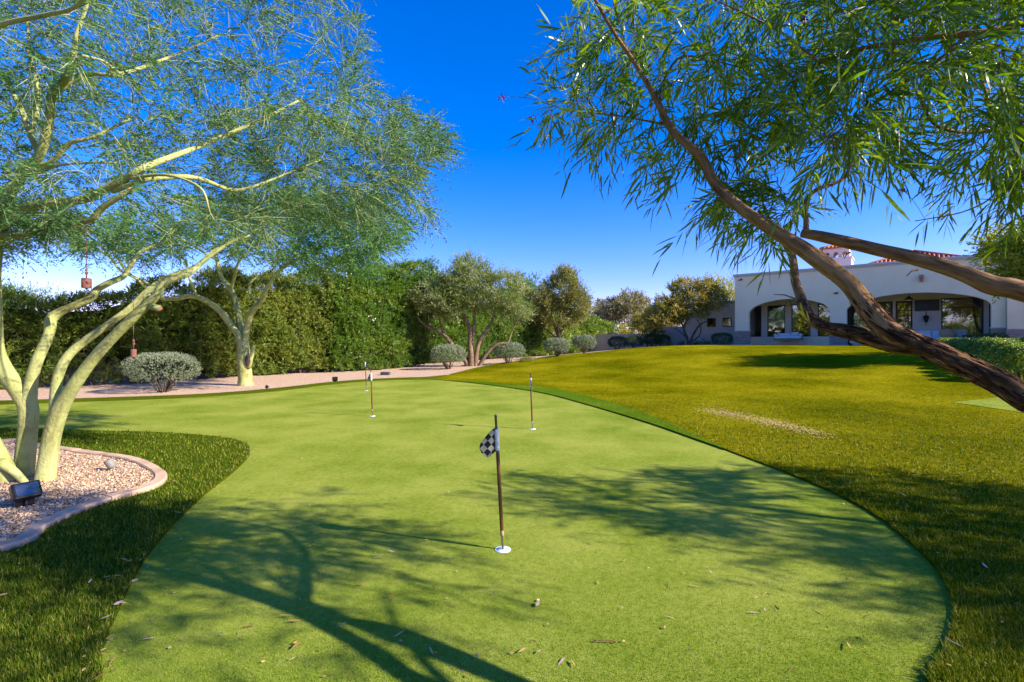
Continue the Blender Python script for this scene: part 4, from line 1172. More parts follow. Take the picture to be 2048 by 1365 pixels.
# boxwoods in front of the right part of the house
def boxwoods():
    a = np.array((20.2, 22.6)); b = np.array((13.8, 12.6))
    n = 15
    protos = []
    words = ['first', 'second', 'third', 'fourth', 'fifth', 'sixth', 'seventh', 'eighth', 'ninth', 'tenth', 'eleventh', 'twelfth', 'thirteenth', 'fourteenth', 'fifteenth']
    for row, (off, cnt) in enumerate(((0.0, 13), (1.55, 10))):
        for k in range(cnt):
            p = a + (b - a) * k / 14 + HD * off + RNG.normal(0, .04, 2)
            lab = f'round clipped boxwood, {words[k]} from the house end of the ' + ('front row' if row == 0 else 'back row')
            if len(protos) < 3:
                t = thing('boxwood_shrub', lab, 'shrub', (0, 0, 0), 0, 'boxwoods clipped into a low hedge')
                dome_mesh(1100, .41, .43, .90, -.04, .055, .032, M['box_leaf'], 'foliage', t, square=2.3, lump=.1)
                stems_mesh(t, .25, .4, 7, M['bush_core']); protos.append(t)
            else:
                t = copy_tree(protos[k % 3]); t['label'] = lab
            t.location = (float(p[0]), float(p[1]), float(terr(*p)) + .02); t.rotation_euler = (0, 0, RNG.uniform(0, 6.28) if row or k else 0)
            s_ = RNG.uniform(.93, 1.06); t.scale = (s_, s_, float(np.clip((1.56 - terr(*p)) / .92, .5, 1.15)) * RNG.uniform(.94, 1.05))
    c = thing('bed_curb', 'thin concrete mow curb in front of the boxwood row', 'curb')
    q0, q1 = a + (b - a) * -.05 - HD * .95, a + (b - a) * 1.1 - HD * .95
    for i in range(10):
        p = q0 + (q1 - q0) * (i + .5) / 10; d = (q1 - q0); L_ = np.linalg.norm(d) / 10
        sl = float(terr(*(p + d / 20)) - terr(*(p - d / 20)))
        rot = Matrix.Rotation(math.atan2(d[1], d[0]), 4, 'Z') @ Matrix.Rotation(-math.atan2(sl, L_), 4, 'Y')
        box('curb_segment', (p[0], p[1], float(terr(*p)) + .05), (L_ - .012, .13, .13), M['concrete'], c, rot, .01)
boxwoods()

# ------------------------------------------------------------------ olive and background trees
def gen_tree(name, label, base, limbs, blobs, ntar, bark, leaf, leafL, leafW, per=5, nl=8, rtip=.006, group=None, spray=(.2, .45), up=.15, spread=.8, grav=.25, angle=.6, sides=8):
    base = tuple(float(q) for q in base)
    root = thing(name, label, 'tree', base, 0, group)
    T = Tree(base); tr = Tubes()
    for l in limbs: T.limb(tr, l, sub=4, sides=sides, rough=.08)
    tr.obj('trunk', bark, root, base)
    tot = sum(b[2] for b in blobs)
    tg = np.concatenate([blob(max(4, int(ntar * b[2] / tot)), b[0], b[1]) for b in blobs])
    T.grow(tg, rtip=rtip, sides=3, bend=.35, up=up, w=.2, maxr=.05)
    T.twig.obj('twigs', bark, root, base)['kind'] = 'stuff'
    S, D = T.shoots(per, spread, grav, .35)
    n = len(S)
    A, Ld, Nn, idx = sprays(S, D, RNG.uniform(*spray, n), nl, angle=angle)
    k = len(A)
    V = rhombus(A, Ld, Nn, RNG.uniform(.7, 1.25, k) * leafL, RNG.uniform(.8, 1.2, k) * leafW)
    cs = 4.0 / max(1.5, base[1] * .12 if base[1] > 0 else 3)
    leaves_obj('crown', leaf, root, base, V, np.clip(clump(A, cs) * .55 + RNG.uniform(0, .5, k), 0, 1))
    return root

def olive():
    Y = 26.0
    z0 = float(terr(-2.1, Y))
    b = P(946, 682, Y); b[2] = z0
    def pp(l): return [tuple(P(u, v, yy)) + (r,) for (u, v, yy, r) in l]
    limbs = [pp([(942, 736, Y, .20), (943, 715, Y, .17), (940, 690, Y, .14), (940, 660, Y, .12), (932, 640, Y, .09), (925, 620, Y, .06), (918, 590, Y, .04)]),
             pp([(938, 736, Y, .15), (928, 718, Y, .12), (905, 690, Y, .11), (888, 670, Y, .10), (870, 660, Y, .08), (850, 650, Y, .06), (835, 635, Y, .04)]),
             pp([(890, 672, Y, .07), (882, 650, Y, .06), (876, 625, Y, .045), (870, 600, Y, .03)]),
             pp([(950, 736, Y, .15), (953, 705, Y, .12), (960, 680, Y, .11), (975, 660, Y, .09), (985, 640, Y, .06), (992, 610, Y, .04)]),
             pp([(944, 690, Y, .08), (948, 650, Y, .08), (950, 620, Y, .06), (952, 580, Y, .04), (955, 545, Y, .02)]),
             pp([(958, 734, Y, .12), (968, 715, Y, .11), (985, 695, Y, .10), (1000, 688, Y, .09), (1015, 685, Y, .07), (1022, 668, Y, .05), (1030, 650, Y, .035), (1040, 630, Y, .025)])]
    def bl(u, v, du, dv, dy, wt, y=Y): return (tuple(P(u, v, y)), (du * y / F, dy, dv * y / F), wt)
    blobs = [bl(935, 575, 55, 50, 1.4, 5), bl(868, 600, 45, 38, 1.2, 3), bl(1005, 590, 48, 48, 1.3, 3.5), bl(940, 545, 40, 38, 1.0, 2), bl(1035, 625, 30, 28, .9, 1), bl(905, 625, 30, 24, 1.0, 1)]
    gen_tree('olive_tree', 'silvery olive tree with several dark trunks among the clipped shrubs', b, limbs, blobs, 560, M['olive_bark'], M['olive_leaf'], .12, .028, per=12, nl=9, spray=(.3, .6), grav=.45, angle=.45)
    Y = 38.0
    b = P(1118, 700, Y); b[2] = float(terr(b[0], b[1]))
    limbs = [pp([(1119, 712, Y, .22), (1118, 690, Y, .18), (1117, 660, Y, .16), (1118, 640, Y, .12), (1125, 615, Y, .08), (1135, 590, Y, .05)]),
             pp([(1116, 670, Y, .12), (1105, 640, Y, .10), (1096, 610, Y, .06), (1090, 580, Y, .03)]),
             pp([(1118, 672, Y, .10), (1135, 640, Y, .07), (1148, 620, Y, .05), (1160, 590, Y, .03)]),
             pp([(1114, 676, Y, .07), (1096, 662, Y, .06), (1080, 650, Y, .04)])]
    blobs = [bl(1125, 590, 50, 40, 2.0, 4, Y), bl(1085, 610, 30, 30, 1.6, 2, Y), bl(1150, 610, 34, 38, 1.6, 3, Y), bl(1130, 560, 28, 22, 1.4, 1.5, Y), bl(1120, 640, 45, 18, 1.6, 1.2, Y)]
    gen_tree('olive_tree', 'golden-green olive tree standing behind two clipped shrubs', b, limbs, blobs, 420, M['dark_bark'], M['olive_leaf2'], .17, .045, per=11, nl=8, spray=(.35, .8), grav=.45, angle=.5)
    Y = 35.5
    b = P(1384, 690, Y); b[2] = float(terr(b[0], b[1]))
    limbs = [pp([(1380, 694, Y, .13), (1382, 680, Y, .10), (1392, 660, Y, .08), (1402, 648, Y, .06), (1420, 640, Y, .03)]),
             pp([(1377, 694, Y, .13), (1374, 675, Y, .10), (1368, 655, Y, .08), (1380, 630, Y, .05), (1395, 610, Y, .03)]),
             pp([(1372, 668, Y, .07), (1362, 645, Y, .05), (1350, 620, Y, .035), (1345, 600, Y, .02)]),
             pp([(1382, 684, Y, .06), (1398, 672, Y, .05), (1402, 655, Y, .04), (1395, 640, Y, .03)]),
             pp([(1374, 676, Y, .05), (1358, 662, Y, .035), (1345, 655, Y, .02)])]
    blobs = [bl(1380, 605, 50, 34, 1.6, 4, Y), bl(1340, 625, 42, 26, 1.6, 3, Y), bl(1420, 600, 30, 26, 1.5, 2, Y), bl(1360, 575, 30, 16, 1.2, 1, Y), bl(1410, 572, 22, 14, 1.2, 1, Y), bl(1310, 640, 26, 18, 1.4, 1.3, Y)]
    gen_tree('small_garden_tree', 'golden-leaved tree with slim dark trunks left of the house', b, limbs, blobs, 420, M['dark_bark'], M['gold_leaf'], .15, .055, per=10, nl=7, spray=(.25, .6), grav=.15)
olive()

def simple_tree(name, label, x, y, h, r, bark, leaf, leafL, leafW, ntar=220, per=5, nl=7, z0=None, trunk=.35, nb=6, group=None, rt=.16, spray=(.4, .9), grav=.2):
    z = float(terr(x, y)) if z0 is None else z0
    limbs = []
    fork = np.array([x, y, z + h * trunk * .55])
    limbs.append([(x, y, z - .1, rt), (x + .03, y, z + h * trunk * .3, rt * .8), tuple(fork) + (rt * .7,)])
    blobs = []
    for k in range(nb):
        a = 6.283 * k / nb + RNG.uniform(-.4, .4); q = r * RNG.uniform(.35, .62) if k else 0
        c = np.array([x + math.cos(a) * q, y + math.sin(a) * q, z + h * RNG.uniform(trunk + .22, .84)])
        m = (fork + c) / 2 + np.array([math.cos(a) * q * .2, math.sin(a) * q * .2, -.05 * h])
        limbs.append([tuple(fork) + (rt * .6,), tuple(m) + (rt * .4,), tuple(c) + (rt * .15,)])
        blobs.append((tuple(c), (r * .52, r * .52, h * RNG.uniform(.14, .2)), 1))
    return gen_tree(name, label, (x, y, z), limbs, blobs, ntar, bark, leaf, leafL, leafW, per=per, nl=nl, spray=spray, grav=grav, group=group, rtip=.008)

simple_tree('small_garden_tree', 'small golden tree in front of the tan garden wall', 11.7, 41.8, 3.4, 1.5, M['dark_bark'], M['gold_leaf'], .14, .05, 150, 7, 7, trunk=.22, nb=6, rt=.07, spray=(.2, .5))
simple_tree('background_tree', 'yellow-green bush at the end of the flowering hedge', 12.6, 50.0, 3.2, 1.9, M['dark_bark'], M['lime_leaf'], .16, .07, 130, 7, 7, trunk=.08, nb=6, rt=.08, spray=(.2, .5))
simple_tree('background_tree', 'olive-green tree filling the gap behind the garden wall', 17.6, 56.0, 5.6, 3.4, M['dark_bark'], M['gold_leaf'], .24, .09, 200, 7, 7, trunk=.15)
# the yellow-green tree at the right edge, by the boxwoods
simple_tree('broadleaf_tree', 'yellow-green leafy tree at the right edge beside the house', 20.4, 17.6, 5.4, 2.4, M['dark_bark'], M['lime_leaf'], .13, .065, 420, 11, 8, trunk=.18, nb=9)
# behind
simple_tree('feathery_tree', 'wispy blue-green tree rising behind the olive trees', 1.5, 55, 9.4, 3.0, M['olive_bark'], M['pv_leaf'], .30, .06, 170, 6, 8)
simple_tree('feathery_tree', 'bright feathery tree beyond the hedge at the far left edge', -22.5, 20.5, 5.2, 3.0, M['olive_bark'], M['pv_leaf'], .14, .03, 260, 7, 9, trunk=.2)
simple_tree('mesquite_tree', 'thin brownish tree beyond the hedge, left of the golden tree', 15.0, 62, 7.8, 4.4, M['dark_bark'], M['dry_twig_leaf'], .30, .11, 260, 7, 7, trunk=.2)
simple_tree('mesquite_tree', 'sparse grey-brown tree behind the golden-leaved garden tree', 21.0, 66, 8.0, 4.4, M['dark_bark'], M['dry_twig_leaf'], .30, .10, 240, 6, 7, trunk=.2)
simple_tree('mesquite_tree', 'low brownish tree past the white-flowering hedge', 12.2, 66, 6.0, 4.2, M['dark_bark'], M['dry_twig_leaf'], .30, .11, 200, 7, 7, trunk=.2)
simple_tree('lime_tree', 'yellow-green treetop above the low wing of the house', 22.5, 50, 7.0, 2.6, M['dark_bark'], M['lime_leaf'], .18, .06, 170, 6, 7)
simple_tree('background_tree', 'green bushy treetop over the middle of the hedge', -9.0, 33, 6.0, 3.2, M['dark_bark'], M['oleander'], .22, .07, 190, 8, 8)
simple_tree('background_tree', 'yellowish green treetop just right of the silvery olive tree', 3.2, 46, 6.4, 2.6, M['dark_bark'], M['gold_leaf'], .22, .08, 180, 8, 7, trunk=.2)

bx, by = 8.6, 1.9
gen_tree('desert_willow_tree', 'shade tree past the right edge whose shadow darkens the near lawn', (bx, by, 0), [[(bx, by, -.1, .12), (bx - .1, by + .1, .8, .1), (bx - .3, by + .2, 1.7, .08), (bx - 1.0, by + .5, 2.6, .05), (bx - 2.0, by + 1.0, 3.0, .025)], [(bx, by, .6, .09), (bx + .3, by + .2, 1.7, .07), (bx + .2, by + .4, 2.8, .03)], [(bx - .1, by + .1, 1.0, .07), (bx + .8, by - .2, 2.0, .05), (bx + 1.2, by - .4, 2.8, .02)]],
         [((8.4, 2.5, 3.1), (1.8, 1.5, .8), 5), ((6.4, 3.0, 3.1), (1.2, .9, .6), 1.6), ((9.6, 1.5, 3.1), (1.5, 1.5, .8), 4), ((7.6, 1.2, 2.7), (.9, .8, .5), 1.5)], 330, M['dark_bark'], M['willow_leaf'], .13, .02, per=6, nl=10, rtip=.004, spray=(.2, .4), grav=-.1)
# trees across the garden, seen in the patio windows
for k, (x, y, h, r) in enumerate(((-14, -16, 11, 5.5), (-24, -9, 10, 5.5), (-5, -22, 11, 5.5), (-20, -24, 12, 6))):
    simple_tree('mirrored_tree', ['large leafy tree mirrored in the patio windows', 'leafy tree mirrored in the leftmost patio window', 'leafy tree mirrored in the patio doors', 'tall tree mirrored behind the others in the patio windows'][k], x, y, h, r, M['dark_bark'], M['lime_leaf'], .55, .30, 110, 5, 6, trunk=.08, z0=0)

def palms():
    for k, (u, Y, h) in enumerate(((1197, 120, 12.3), (1226, 128, 12.6))):
        x = (u - 1024) / F * Y; z = float(terr(x, Y))
        t = thing('fan_palm', ['distant fan palm left of the bare brown trees', 'distant fan palm half hidden in the brown trees'][k], 'palm', (x, Y, z))
        tb = Tubes(); tb.add(catmull([(0, 0, -.1), (.1, 0, h * .5), (0, 0, h - 1.2)], 4), np.linspace(.3, .2, 9), 8); tb.obj('trunk', M['dark_bark'], t)
        S = np.tile(np.array([0, 0, h - 1.2]), (46, 1)); D = unit(RNG.normal(0, 1, (46, 3)) + np.array([0, 0, .25]))
        V = bladeleaf(S, D, np.tile([0, 0, 1.0], (46, 1)) + RNG.normal(0, .2, (46, 3)), RNG.uniform(1.2, 1.8, 46), np.full(46, .34), RNG.uniform(.1, .5, 46))
        leaves_obj('crown', M['dry_twig_leaf'], t, (0, 0, 0), V, RNG.uniform(0, .5, 46))
palms()

def spiky():
    for k, (u, v, Y, s_, lab) in enumerate(((1334, 692, 37, .75, 'spiky plant beside the dark garden gate'), (1363, 691, 36.5, .6, 'small spiky plant right of the dark garden gate'), (1413, 692, 34.5, .95, 'spiky grey-green plant in front of the low house wing'), (1393, 692, 36.8, .55, 'small spiky plant behind the slim dark trunks'))):
        x = (u - 1024) / F * Y; z = float(terr(x, Y))
        t = thing('spiky_plant', lab, 'plant', (x, Y, z), 0, 'spiky plants along the house wing')
        n = 60
        D = unit(RNG.normal(0, 1, (n, 3)) * np.array([1, 1, .6]) + np.array([0, 0, .9])); D[:, 2] = np.abs(D[:, 2])
        V = bladeleaf(np.tile([0, 0, .02], (n, 1)), D, randdir(n), RNG.uniform(.8, 1.1, n) * s_, np.full(n, .045), RNG.uniform(0, .3, n))
        o = leaves_obj('leaves', M['spiky'], t, (0, 0, 0), V, RNG.uniform(0, 1, n))
        lathe('crown_base', [(0, .12), (.06, .1), (.09, .02), (.07, -.05)], M['bush_core'], t, 10)
    t = thing('clipped_shrub', 'dark green boxy shrub against the left column of the house', 'shrub', hp(-.85, -.1) + (1.16,))
    dome_mesh(1500, .62, .5, .82, .0, .05, .024, M['dark_leaf'], 'foliage', t, square=4); stems_mesh(t, .3, .3, 6, M['bush_core'])
    t = thing('clipped_shrub', 'low dark shrub under the right-hand column of the house', 'shrub', hp(12.9, -1.0) + (1.2,))
    dome_mesh(900, .55, .4, .6, .0, .05, .024, M['dark_leaf'], 'foliage', t, square=3); stems_mesh(t, .3, .3, 6, M['bush_core'])
spiky()

# ------------------------------------------------------------------ house (built in its own frame: x along the front, y inwards, z up)
HZ = 1.2
hang = math.atan2(HD[1], HD[0])
def house():
    h = thing('house', 'white stucco house with two wide arched patio openings', 'house', (15.68, 34.0, HZ), hang)
    H = 4.85; TH = .45
    A1 = (.88, 5.61); A2 = (6.47, 12.86)
    def arch(a, zs, zc, n=28):
        out = []
        for k in range(n + 1):
            t = -math.cos(math.pi * k / n)
            s = (a[0] + a[1]) / 2 + t * (a[1] - a[0]) / 2
            z = zs + (zc - zs) * (.62 * (1 - t * t) + .38 * math.sqrt(max(0, 1 - abs(t) ** 9)))
            out.append((s, z))
        return out
    pr = [(0, 0), (A1[0], 0)] + arch(A1, 2.2, 3.08) + [(A1[1], 0), (A2[0], 0)] + arch(A2, 2.2, 3.08) + [(A2[1], 0), (13.4, 0), (13.4, H), (0, H)]
    bm = bmesh.new()
    f = bm.faces.new([bm.verts.new((s, 0, z)) for s, z in pr]); f.normal_update()
    bmesh.ops.triangulate(bm, faces=[f], ngon_method='EAR_CLIP')
    r = bmesh.ops.extrude_face_region(bm, geom=bm.faces[:])
    bmesh.ops.translate(bm, vec=(0, TH, 0), verts=[v for v in r['geom'] if isinstance(v, bmesh.types.BMVert)])
    bm_obj('arcade_wall', bm, M['stucco'], h)
    DEP = 2.6
    # body behind the arcade: side walls, roof, back wall of the patio, with openings for the windows
    box('side_wall', (.11, (TH + 9) / 2 + .003, H / 2), (.22, 9 - TH, H - .004), M['stucco'], h)
    box('roof', (6.7, 5.0, H - .55), (13.0, 8.4, .2), M['concrete'], h)
    box('patio_ceiling', (6.75, (TH + DEP) / 2 + .0, 3.42), (12.9, DEP - TH - .01, .12), M['stucco_warm'], h)
    co = box('coping', (6.68, TH / 2, H + .06), (13.6, TH + .22, .13), M['coping'], h, None, .02)
    box('coping_lip', (6.69, .16, H - .055), (13.5, .42, .09), M['coping'], co)
    # patio back wall pieces: (s0, s1, z0, z1)
    wins = [(.32, 1.12, .62, 2.86), (1.52, 2.65, .62, 2.86), (3.05, 4.2, .62, 2.86), (4.63, 5.6, .62, 2.86)]
    doors = [(6.3, 7.6, .02, 2.8), (7.82, 8.66, .02, 2.8), (8.8, 9.62, .02, 2.8)]
    big = [(10.95, 12.78, .55, 2.86), (13.0, 13.5, .05, 2.8)]
    edge = .22
    allw = wins + doors + big
    for (a, b, z0, z1) in allw:
        if a > edge: box('patio_wall', ((edge + a) / 2, DEP + .1, 1.75), (a - edge, .2, 3.5), M['stucco_warm'], h)
        box('patio_wall', ((a + b) / 2, DEP + .1, (z1 + 3.5) / 2), (b - a, .2, 3.5 - z1), M['stucco_warm'], h)
        if z0 > .1: box('patio_wall', ((a + b) / 2, DEP + .1, z0 / 2), (b - a, .2, z0), M['stucco_warm'], h)
        edge = b
    box('patio_wall', ((edge + 17) / 2, DEP + .1, 1.75), (17 - edge, .2, 3.5), M['stucco_warm'], h)
    box('sill_wall', (3.1, DEP - .12, .29), (5.7, .2, .58), M['stucco'], h)
    def window(name, a, b, z0, z1, nx, nz, fr=.055, parent=h):
        bm = bmesh.new(); y = DEP + .07
        for (c, s) in (((a + fr / 2, y, (z0 + z1) / 2), (fr, .07, z1 - z0)), ((b - fr / 2, y, (z0 + z1) / 2), (fr, .07, z1 - z0)), (((a + b) / 2, y, z0 + fr / 2), (b - a - 2 * fr, .07, fr)), (((a + b) / 2, y, z1 - fr / 2), (b - a - 2 * fr, .07, fr))):
            add_box(bm, c, s)
        w_ = bm_obj(name, bm, M['bronze'], parent)
        cw = (b - a - 2 * fr) / nx; ch = (z1 - z0 - 2 * fr) / nz
        for i in range(1, nx): box('glazing_bar', (a + fr + cw * i, y, (z0 + z1) / 2), (.03, .05, z1 - z0 - 2 * fr), M['bronze'], w_)
        for j in range(1, nz): box('glazing_bar', ((a + b) / 2, y - .003, z0 + fr + ch * j), (b - a - 2 * fr, .05, .03), M['bronze'], w_)
        box('pane', ((a + b) / 2, y + .028, (z0 + z1) / 2), (b - a - fr, .008, z1 - z0 - fr), M['glass'], w_)
        return w_
    for q in wins: window('window', *q, 1, 1)
    for q in doors:
        d_ = window('glass_door', *q, 2, 5, .09)
        box('handle', (q[1] - .05, DEP + .02, 1.05), (.03, .05, .16), M['steel'], d_)
    for q in big: window('picture_window', *q, 1, 1, .06); box('transom', (sum(q[:2]) / 2, DEP + .06, 2.28), (q[1] - q[0] - .13, .06, .06), M['bronze'], h)
    # rooms behind the glass
    box('room_floor', (8.5, DEP + 3.3, -.02), (17, 6.1, .04), M['slate'], h)
    box('room_wall', (8.5, DEP + 6.2, 1.7), (17, .12, 3.4), M['room'], h)
    box('room_ceiling', (8.5, DEP + 3.3, 3.46), (17, 6.1, .08), M['stucco_warm'], h)
    box('room_wall', (6.9, DEP + 3.2, 1.7), (.12, 5.8, 3.4), M['room'], h)
    box('room_door', (13.4, DEP + 6.1, 1.15), (1.5, .08, 2.3), M['stucco'], h)
    for (a, b) in ((1.56, 1.8), (4.7, 4.95), (11.0, 11.2), (12.35, 12.72)):
        bm = bmesh.new(); n = 26; vs = []
        for k in range(n + 1):
            s = a + (b - a) * k / n; y = DEP + .3 + .035 * math.sin(k * 1.5)
            vs.append((bm.verts.new((s, y, .1)), bm.verts.new((s + .06 * math.sin(k * .8), y, 1.0)), bm.verts.new((s, y, 2.84))))
        for p, q in zip(vs[:-1], vs[1:]):
            bm.faces.new((p[0], q[0], q[1], p[1])); bm.faces.new((p[1], q[1], q[2], p[2]))
        bmesh.ops.solidify(bm, geom=bm.faces[:], thickness=.012)
        bm_obj('curtain', bm, M['drape'], h, True)
    # stone plinths of the piers, each ledge stone laid separately
    def plinth(s0, s1, hgt):
        c = box('stone_plinth', ((s0 + s1) / 2, TH / 2, hgt / 2 - .03), (s1 - s0 + .05, TH + .05, hgt + .02), M['stone'], h)
        box('plinth_foot', ((s0 + s1) / 2, TH / 2 - .02, .02), (s1 - s0 + .2, TH + .22, .1), M['coping'], c)
        bm = bmesh.new()
        z = .09; 
        while z < hgt - .02:
            hh = RNG.uniform(.05, .10); hh = min(hh, hgt - z); s = s0 - .04
            while s < s1 + .03:
                ww = min(RNG.uniform(.14, .4), s1 + .05 - s)
                pr_ = RNG.uniform(.015, .05)
                add_box(bm, (s + ww / 2, -.025 - pr_ / 2, z + hh / 2), (ww - .008, pr_, hh - .008)); s += ww
            z += hh
        o = bm_obj('ledge_stones', bm, M['stone'], c); o['kind'] = 'stuff'
        box('plinth_cap', ((s0 + s1) / 2, TH / 2, hgt + .02), (s1 - s0 + .16, TH + .2, .05), M['coping'], c)
    plinth(0, A1[0], .98); plinth(A1[1], A2[0], .98); plinth(A2[1], 13.4, .98)
    # short wing at the right that turns towards the garden
    bm = bmesh.new(); add_box(bm, (15.4, 1.35, H / 2 + .0), (3.96, 3.4, H)); bm_obj('right_wing', bm, M['stucco'], h)
    box('wing_coping', (15.4, 1.35, H + .06), (4.2, 3.6, .13), M['coping'], h, None, .02)
    box('wing_plinth', (15.4, 1.35, .46), (4.06, 3.5, .92), M['stone'], h)
    wd = box('wing_window', (14.9, -.37, 1.85), (1.6, .08, 2.0), M['bronze'], h); box('pane', (14.9, -.42, 1.85), (1.46, .02, 1.86), M['glass'], wd)
    # low wing at the left
    lw = box('low_wing', (-2.15, 4.1, 1.55), (4.26, 4.0, 3.3), M['stucco_warm'], h)
    box('low_coping', (-2.15, 4.1, 3.26), (4.24, 4.12, .12), M['coping'], h)
    for s in (-1.1, -2.25):
        w_ = box('small_window', (s, 2.09, 1.72), (.62, .06, .66), M['bronze'], h)
        box('pane', (s, 2.05, 1.72), (.52, .03, .56), M['glass'], w_)
    # bell tower and tiled roof beyond
    tw = (5.25, 7.6); tz = H - .5
    tb = box('bell_tower', (tw[0], tw[1], tz + .95), (1.9, 1.9, 2.2), M['stucco_pink'], h)
    bm = bmesh.new(); n = 3; W = 1.62
    z0 = tz + 2.12; prf = [(-W / 2, z0), ]
    for k in range(n):
        c = -W / 2 + W * (k + .5) / n; r_ = .15
        prf += [(c - r_, z0), (c - r_, z0 + .30)] + [(c - r_ * math.cos(math.pi * j / 8), z0 + .30 + r_ * math.sin(math.pi * j / 8)) for j in range(1, 8)] + [(c + r_, z0 + .30), (c + r_, z0)]
    prf += [(W / 2, z0), (W / 2, z0 + .72), (-W / 2, z0 + .72)]
    for side in (0, 1, 2, 3):
        b2 = bmesh.new()
        f = b2.faces.new([b2.verts.new((x, -W / 2, z)) for x, z in prf]); f.normal_update(); bmesh.ops.triangulate(b2, faces=[f], ngon_method='EAR_CLIP')
        r = bmesh.ops.extrude_face_region(b2, geom=b2.faces[:]); bmesh.ops.translate(b2, vec=(0, .12, 0), verts=[v for v in r['geom'] if isinstance(v, bmesh.types.BMVert)])
        sc_ = .998 if side % 2 else 1.0
        bmesh.ops.transform(b2, matrix=Matrix.Translation((tw[0], tw[1], 0)) @ Matrix.Rotation(side * math.pi / 2, 4, 'Z') @ Matrix.Diagonal((sc_, sc_, 1, 1)), verts=b2.verts)
        bm_obj('belfry_arches', b2, M['stucco_pink'], tb)
    box('tower_ledge', (tw[0], tw[1], z0 - .05), (2.02, 2.02, .09), M['stucco_pink'], tb)
    def hip(name, c, sx, sy, hh, parent, rows=9):
        """tiled hip roof: barrel tiles laid one by one in courses"""
        bm = bmesh.new()
        v = [bm.verts.new((c[0] + a * sx / 2, c[1] + b * sy / 2, c[2])) for a, b in ((-1, -1), (1, -1), (1, 1), (-1, 1))]
        t = bm.verts.new((c[0], c[1], c[2] + hh))
        for i in range(4): bm.faces.new((v[i], v[(i + 1) % 4], t))
        bm.faces.new(v[::-1])
        rf = bm_obj(name, bm, M['tile'], parent)
        tb_ = Tubes()
        for i in range(4):
            a = np.array(v_co[i] if False else (c[0] + (-1, 1, 1, -1)[i] * sx / 2, c[1] + (-1, -1, 1, 1)[i] * sy / 2, c[2]))
            b = np.array((c[0] + (-1, 1, 1, -1)[(i + 1) % 4] * sx / 2, c[1] + (-1, -1, 1, 1)[(i + 1) % 4] * sy / 2, c[2]))
            top = np.array((c[0], c[1], c[2] + hh)); m = max(4, int(np.linalg.norm(b - a) / .24))
            for k in range(1, m):
                p = a + (b - a) * k / m; f_ = 1 - abs(2 * k / m - 1)
                e = p + (top - (a + b) / 2) * f_
                if f_ < .06: continue
                tb_.add(np.array([p + (e - p) * q for q in np.linspace(0, 1, 6)]) + np.array([0, 0, .03]), np.array([.085, .07, .085, .07, .085, .07]), 6)
            tb_.add(np.array([a, (a + top) / 2, top]) + np.array([0, 0, .05]), np.array([.1, .1, .1]), 8)
        tb_.obj('tile_rows', M['tile'], rf)['kind'] = 'stuff'
    hip('tower_roof', (tw[0], tw[1], z0 + .72), 1.95, 1.95, .34, tb)
    box('rear_wing', (9.7, 10.5, H - .05), (6.0, 5.0, 1.7), M['stucco_pink'], h)
    hip('tiled_roof', (9.7, 10.5, H + .8), 6.6, 5.6, 1.3, h)
    # fittings on the front
    for s, z in ((6.55, 4.0), (10.0, 3.95)):
        f_ = box('wall_light', (s, -.09, z), (.20, .17, .24), M['copper'], h, None, .02); box('light_shade', (s, -.1, z - .2), (.16, .15, .15), M['copper'], f_, None, .02)
    for s, z in ((.42, 4.58), (5.98, 3.3)):
        f_ = box('security_camera', (s, -.05, z), (.12, .1, .09), M['black'], h, None, .02); box('camera_hood', (s - .08, -.09, z - .03), (.16, .08, .07), M['black'], f_, None, .02)
    return h
HO = house()
def hpt(s, d, z):
    return (float(HL[0] + HD[0] * s + HN[0] * d), float(HL[1] + HD[1] * s + HN[1] * d), HZ + z)

# patio slab in front of and inside the arcade
bm = bmesh.new()
add_box(bm, (6.3, .72, -.10), (14.4, 3.8, .22))
o = bm_obj('patio', bm, M['concrete']); o.location = (15.68, 34.0, HZ - .02); o.rotation_euler = (0, 0, hang); o['kind'] = 'structure'
bm = bmesh.new(); add_box(bm, (-2.6, 1.0, -.02), (3.4, 1.6, .07))
o = bm_obj('side_path', bm, M['slate']); o.location = (15.68, 34.0, HZ - .12); o.rotation_euler = (0, 0, hang); o['kind'] = 'structure'

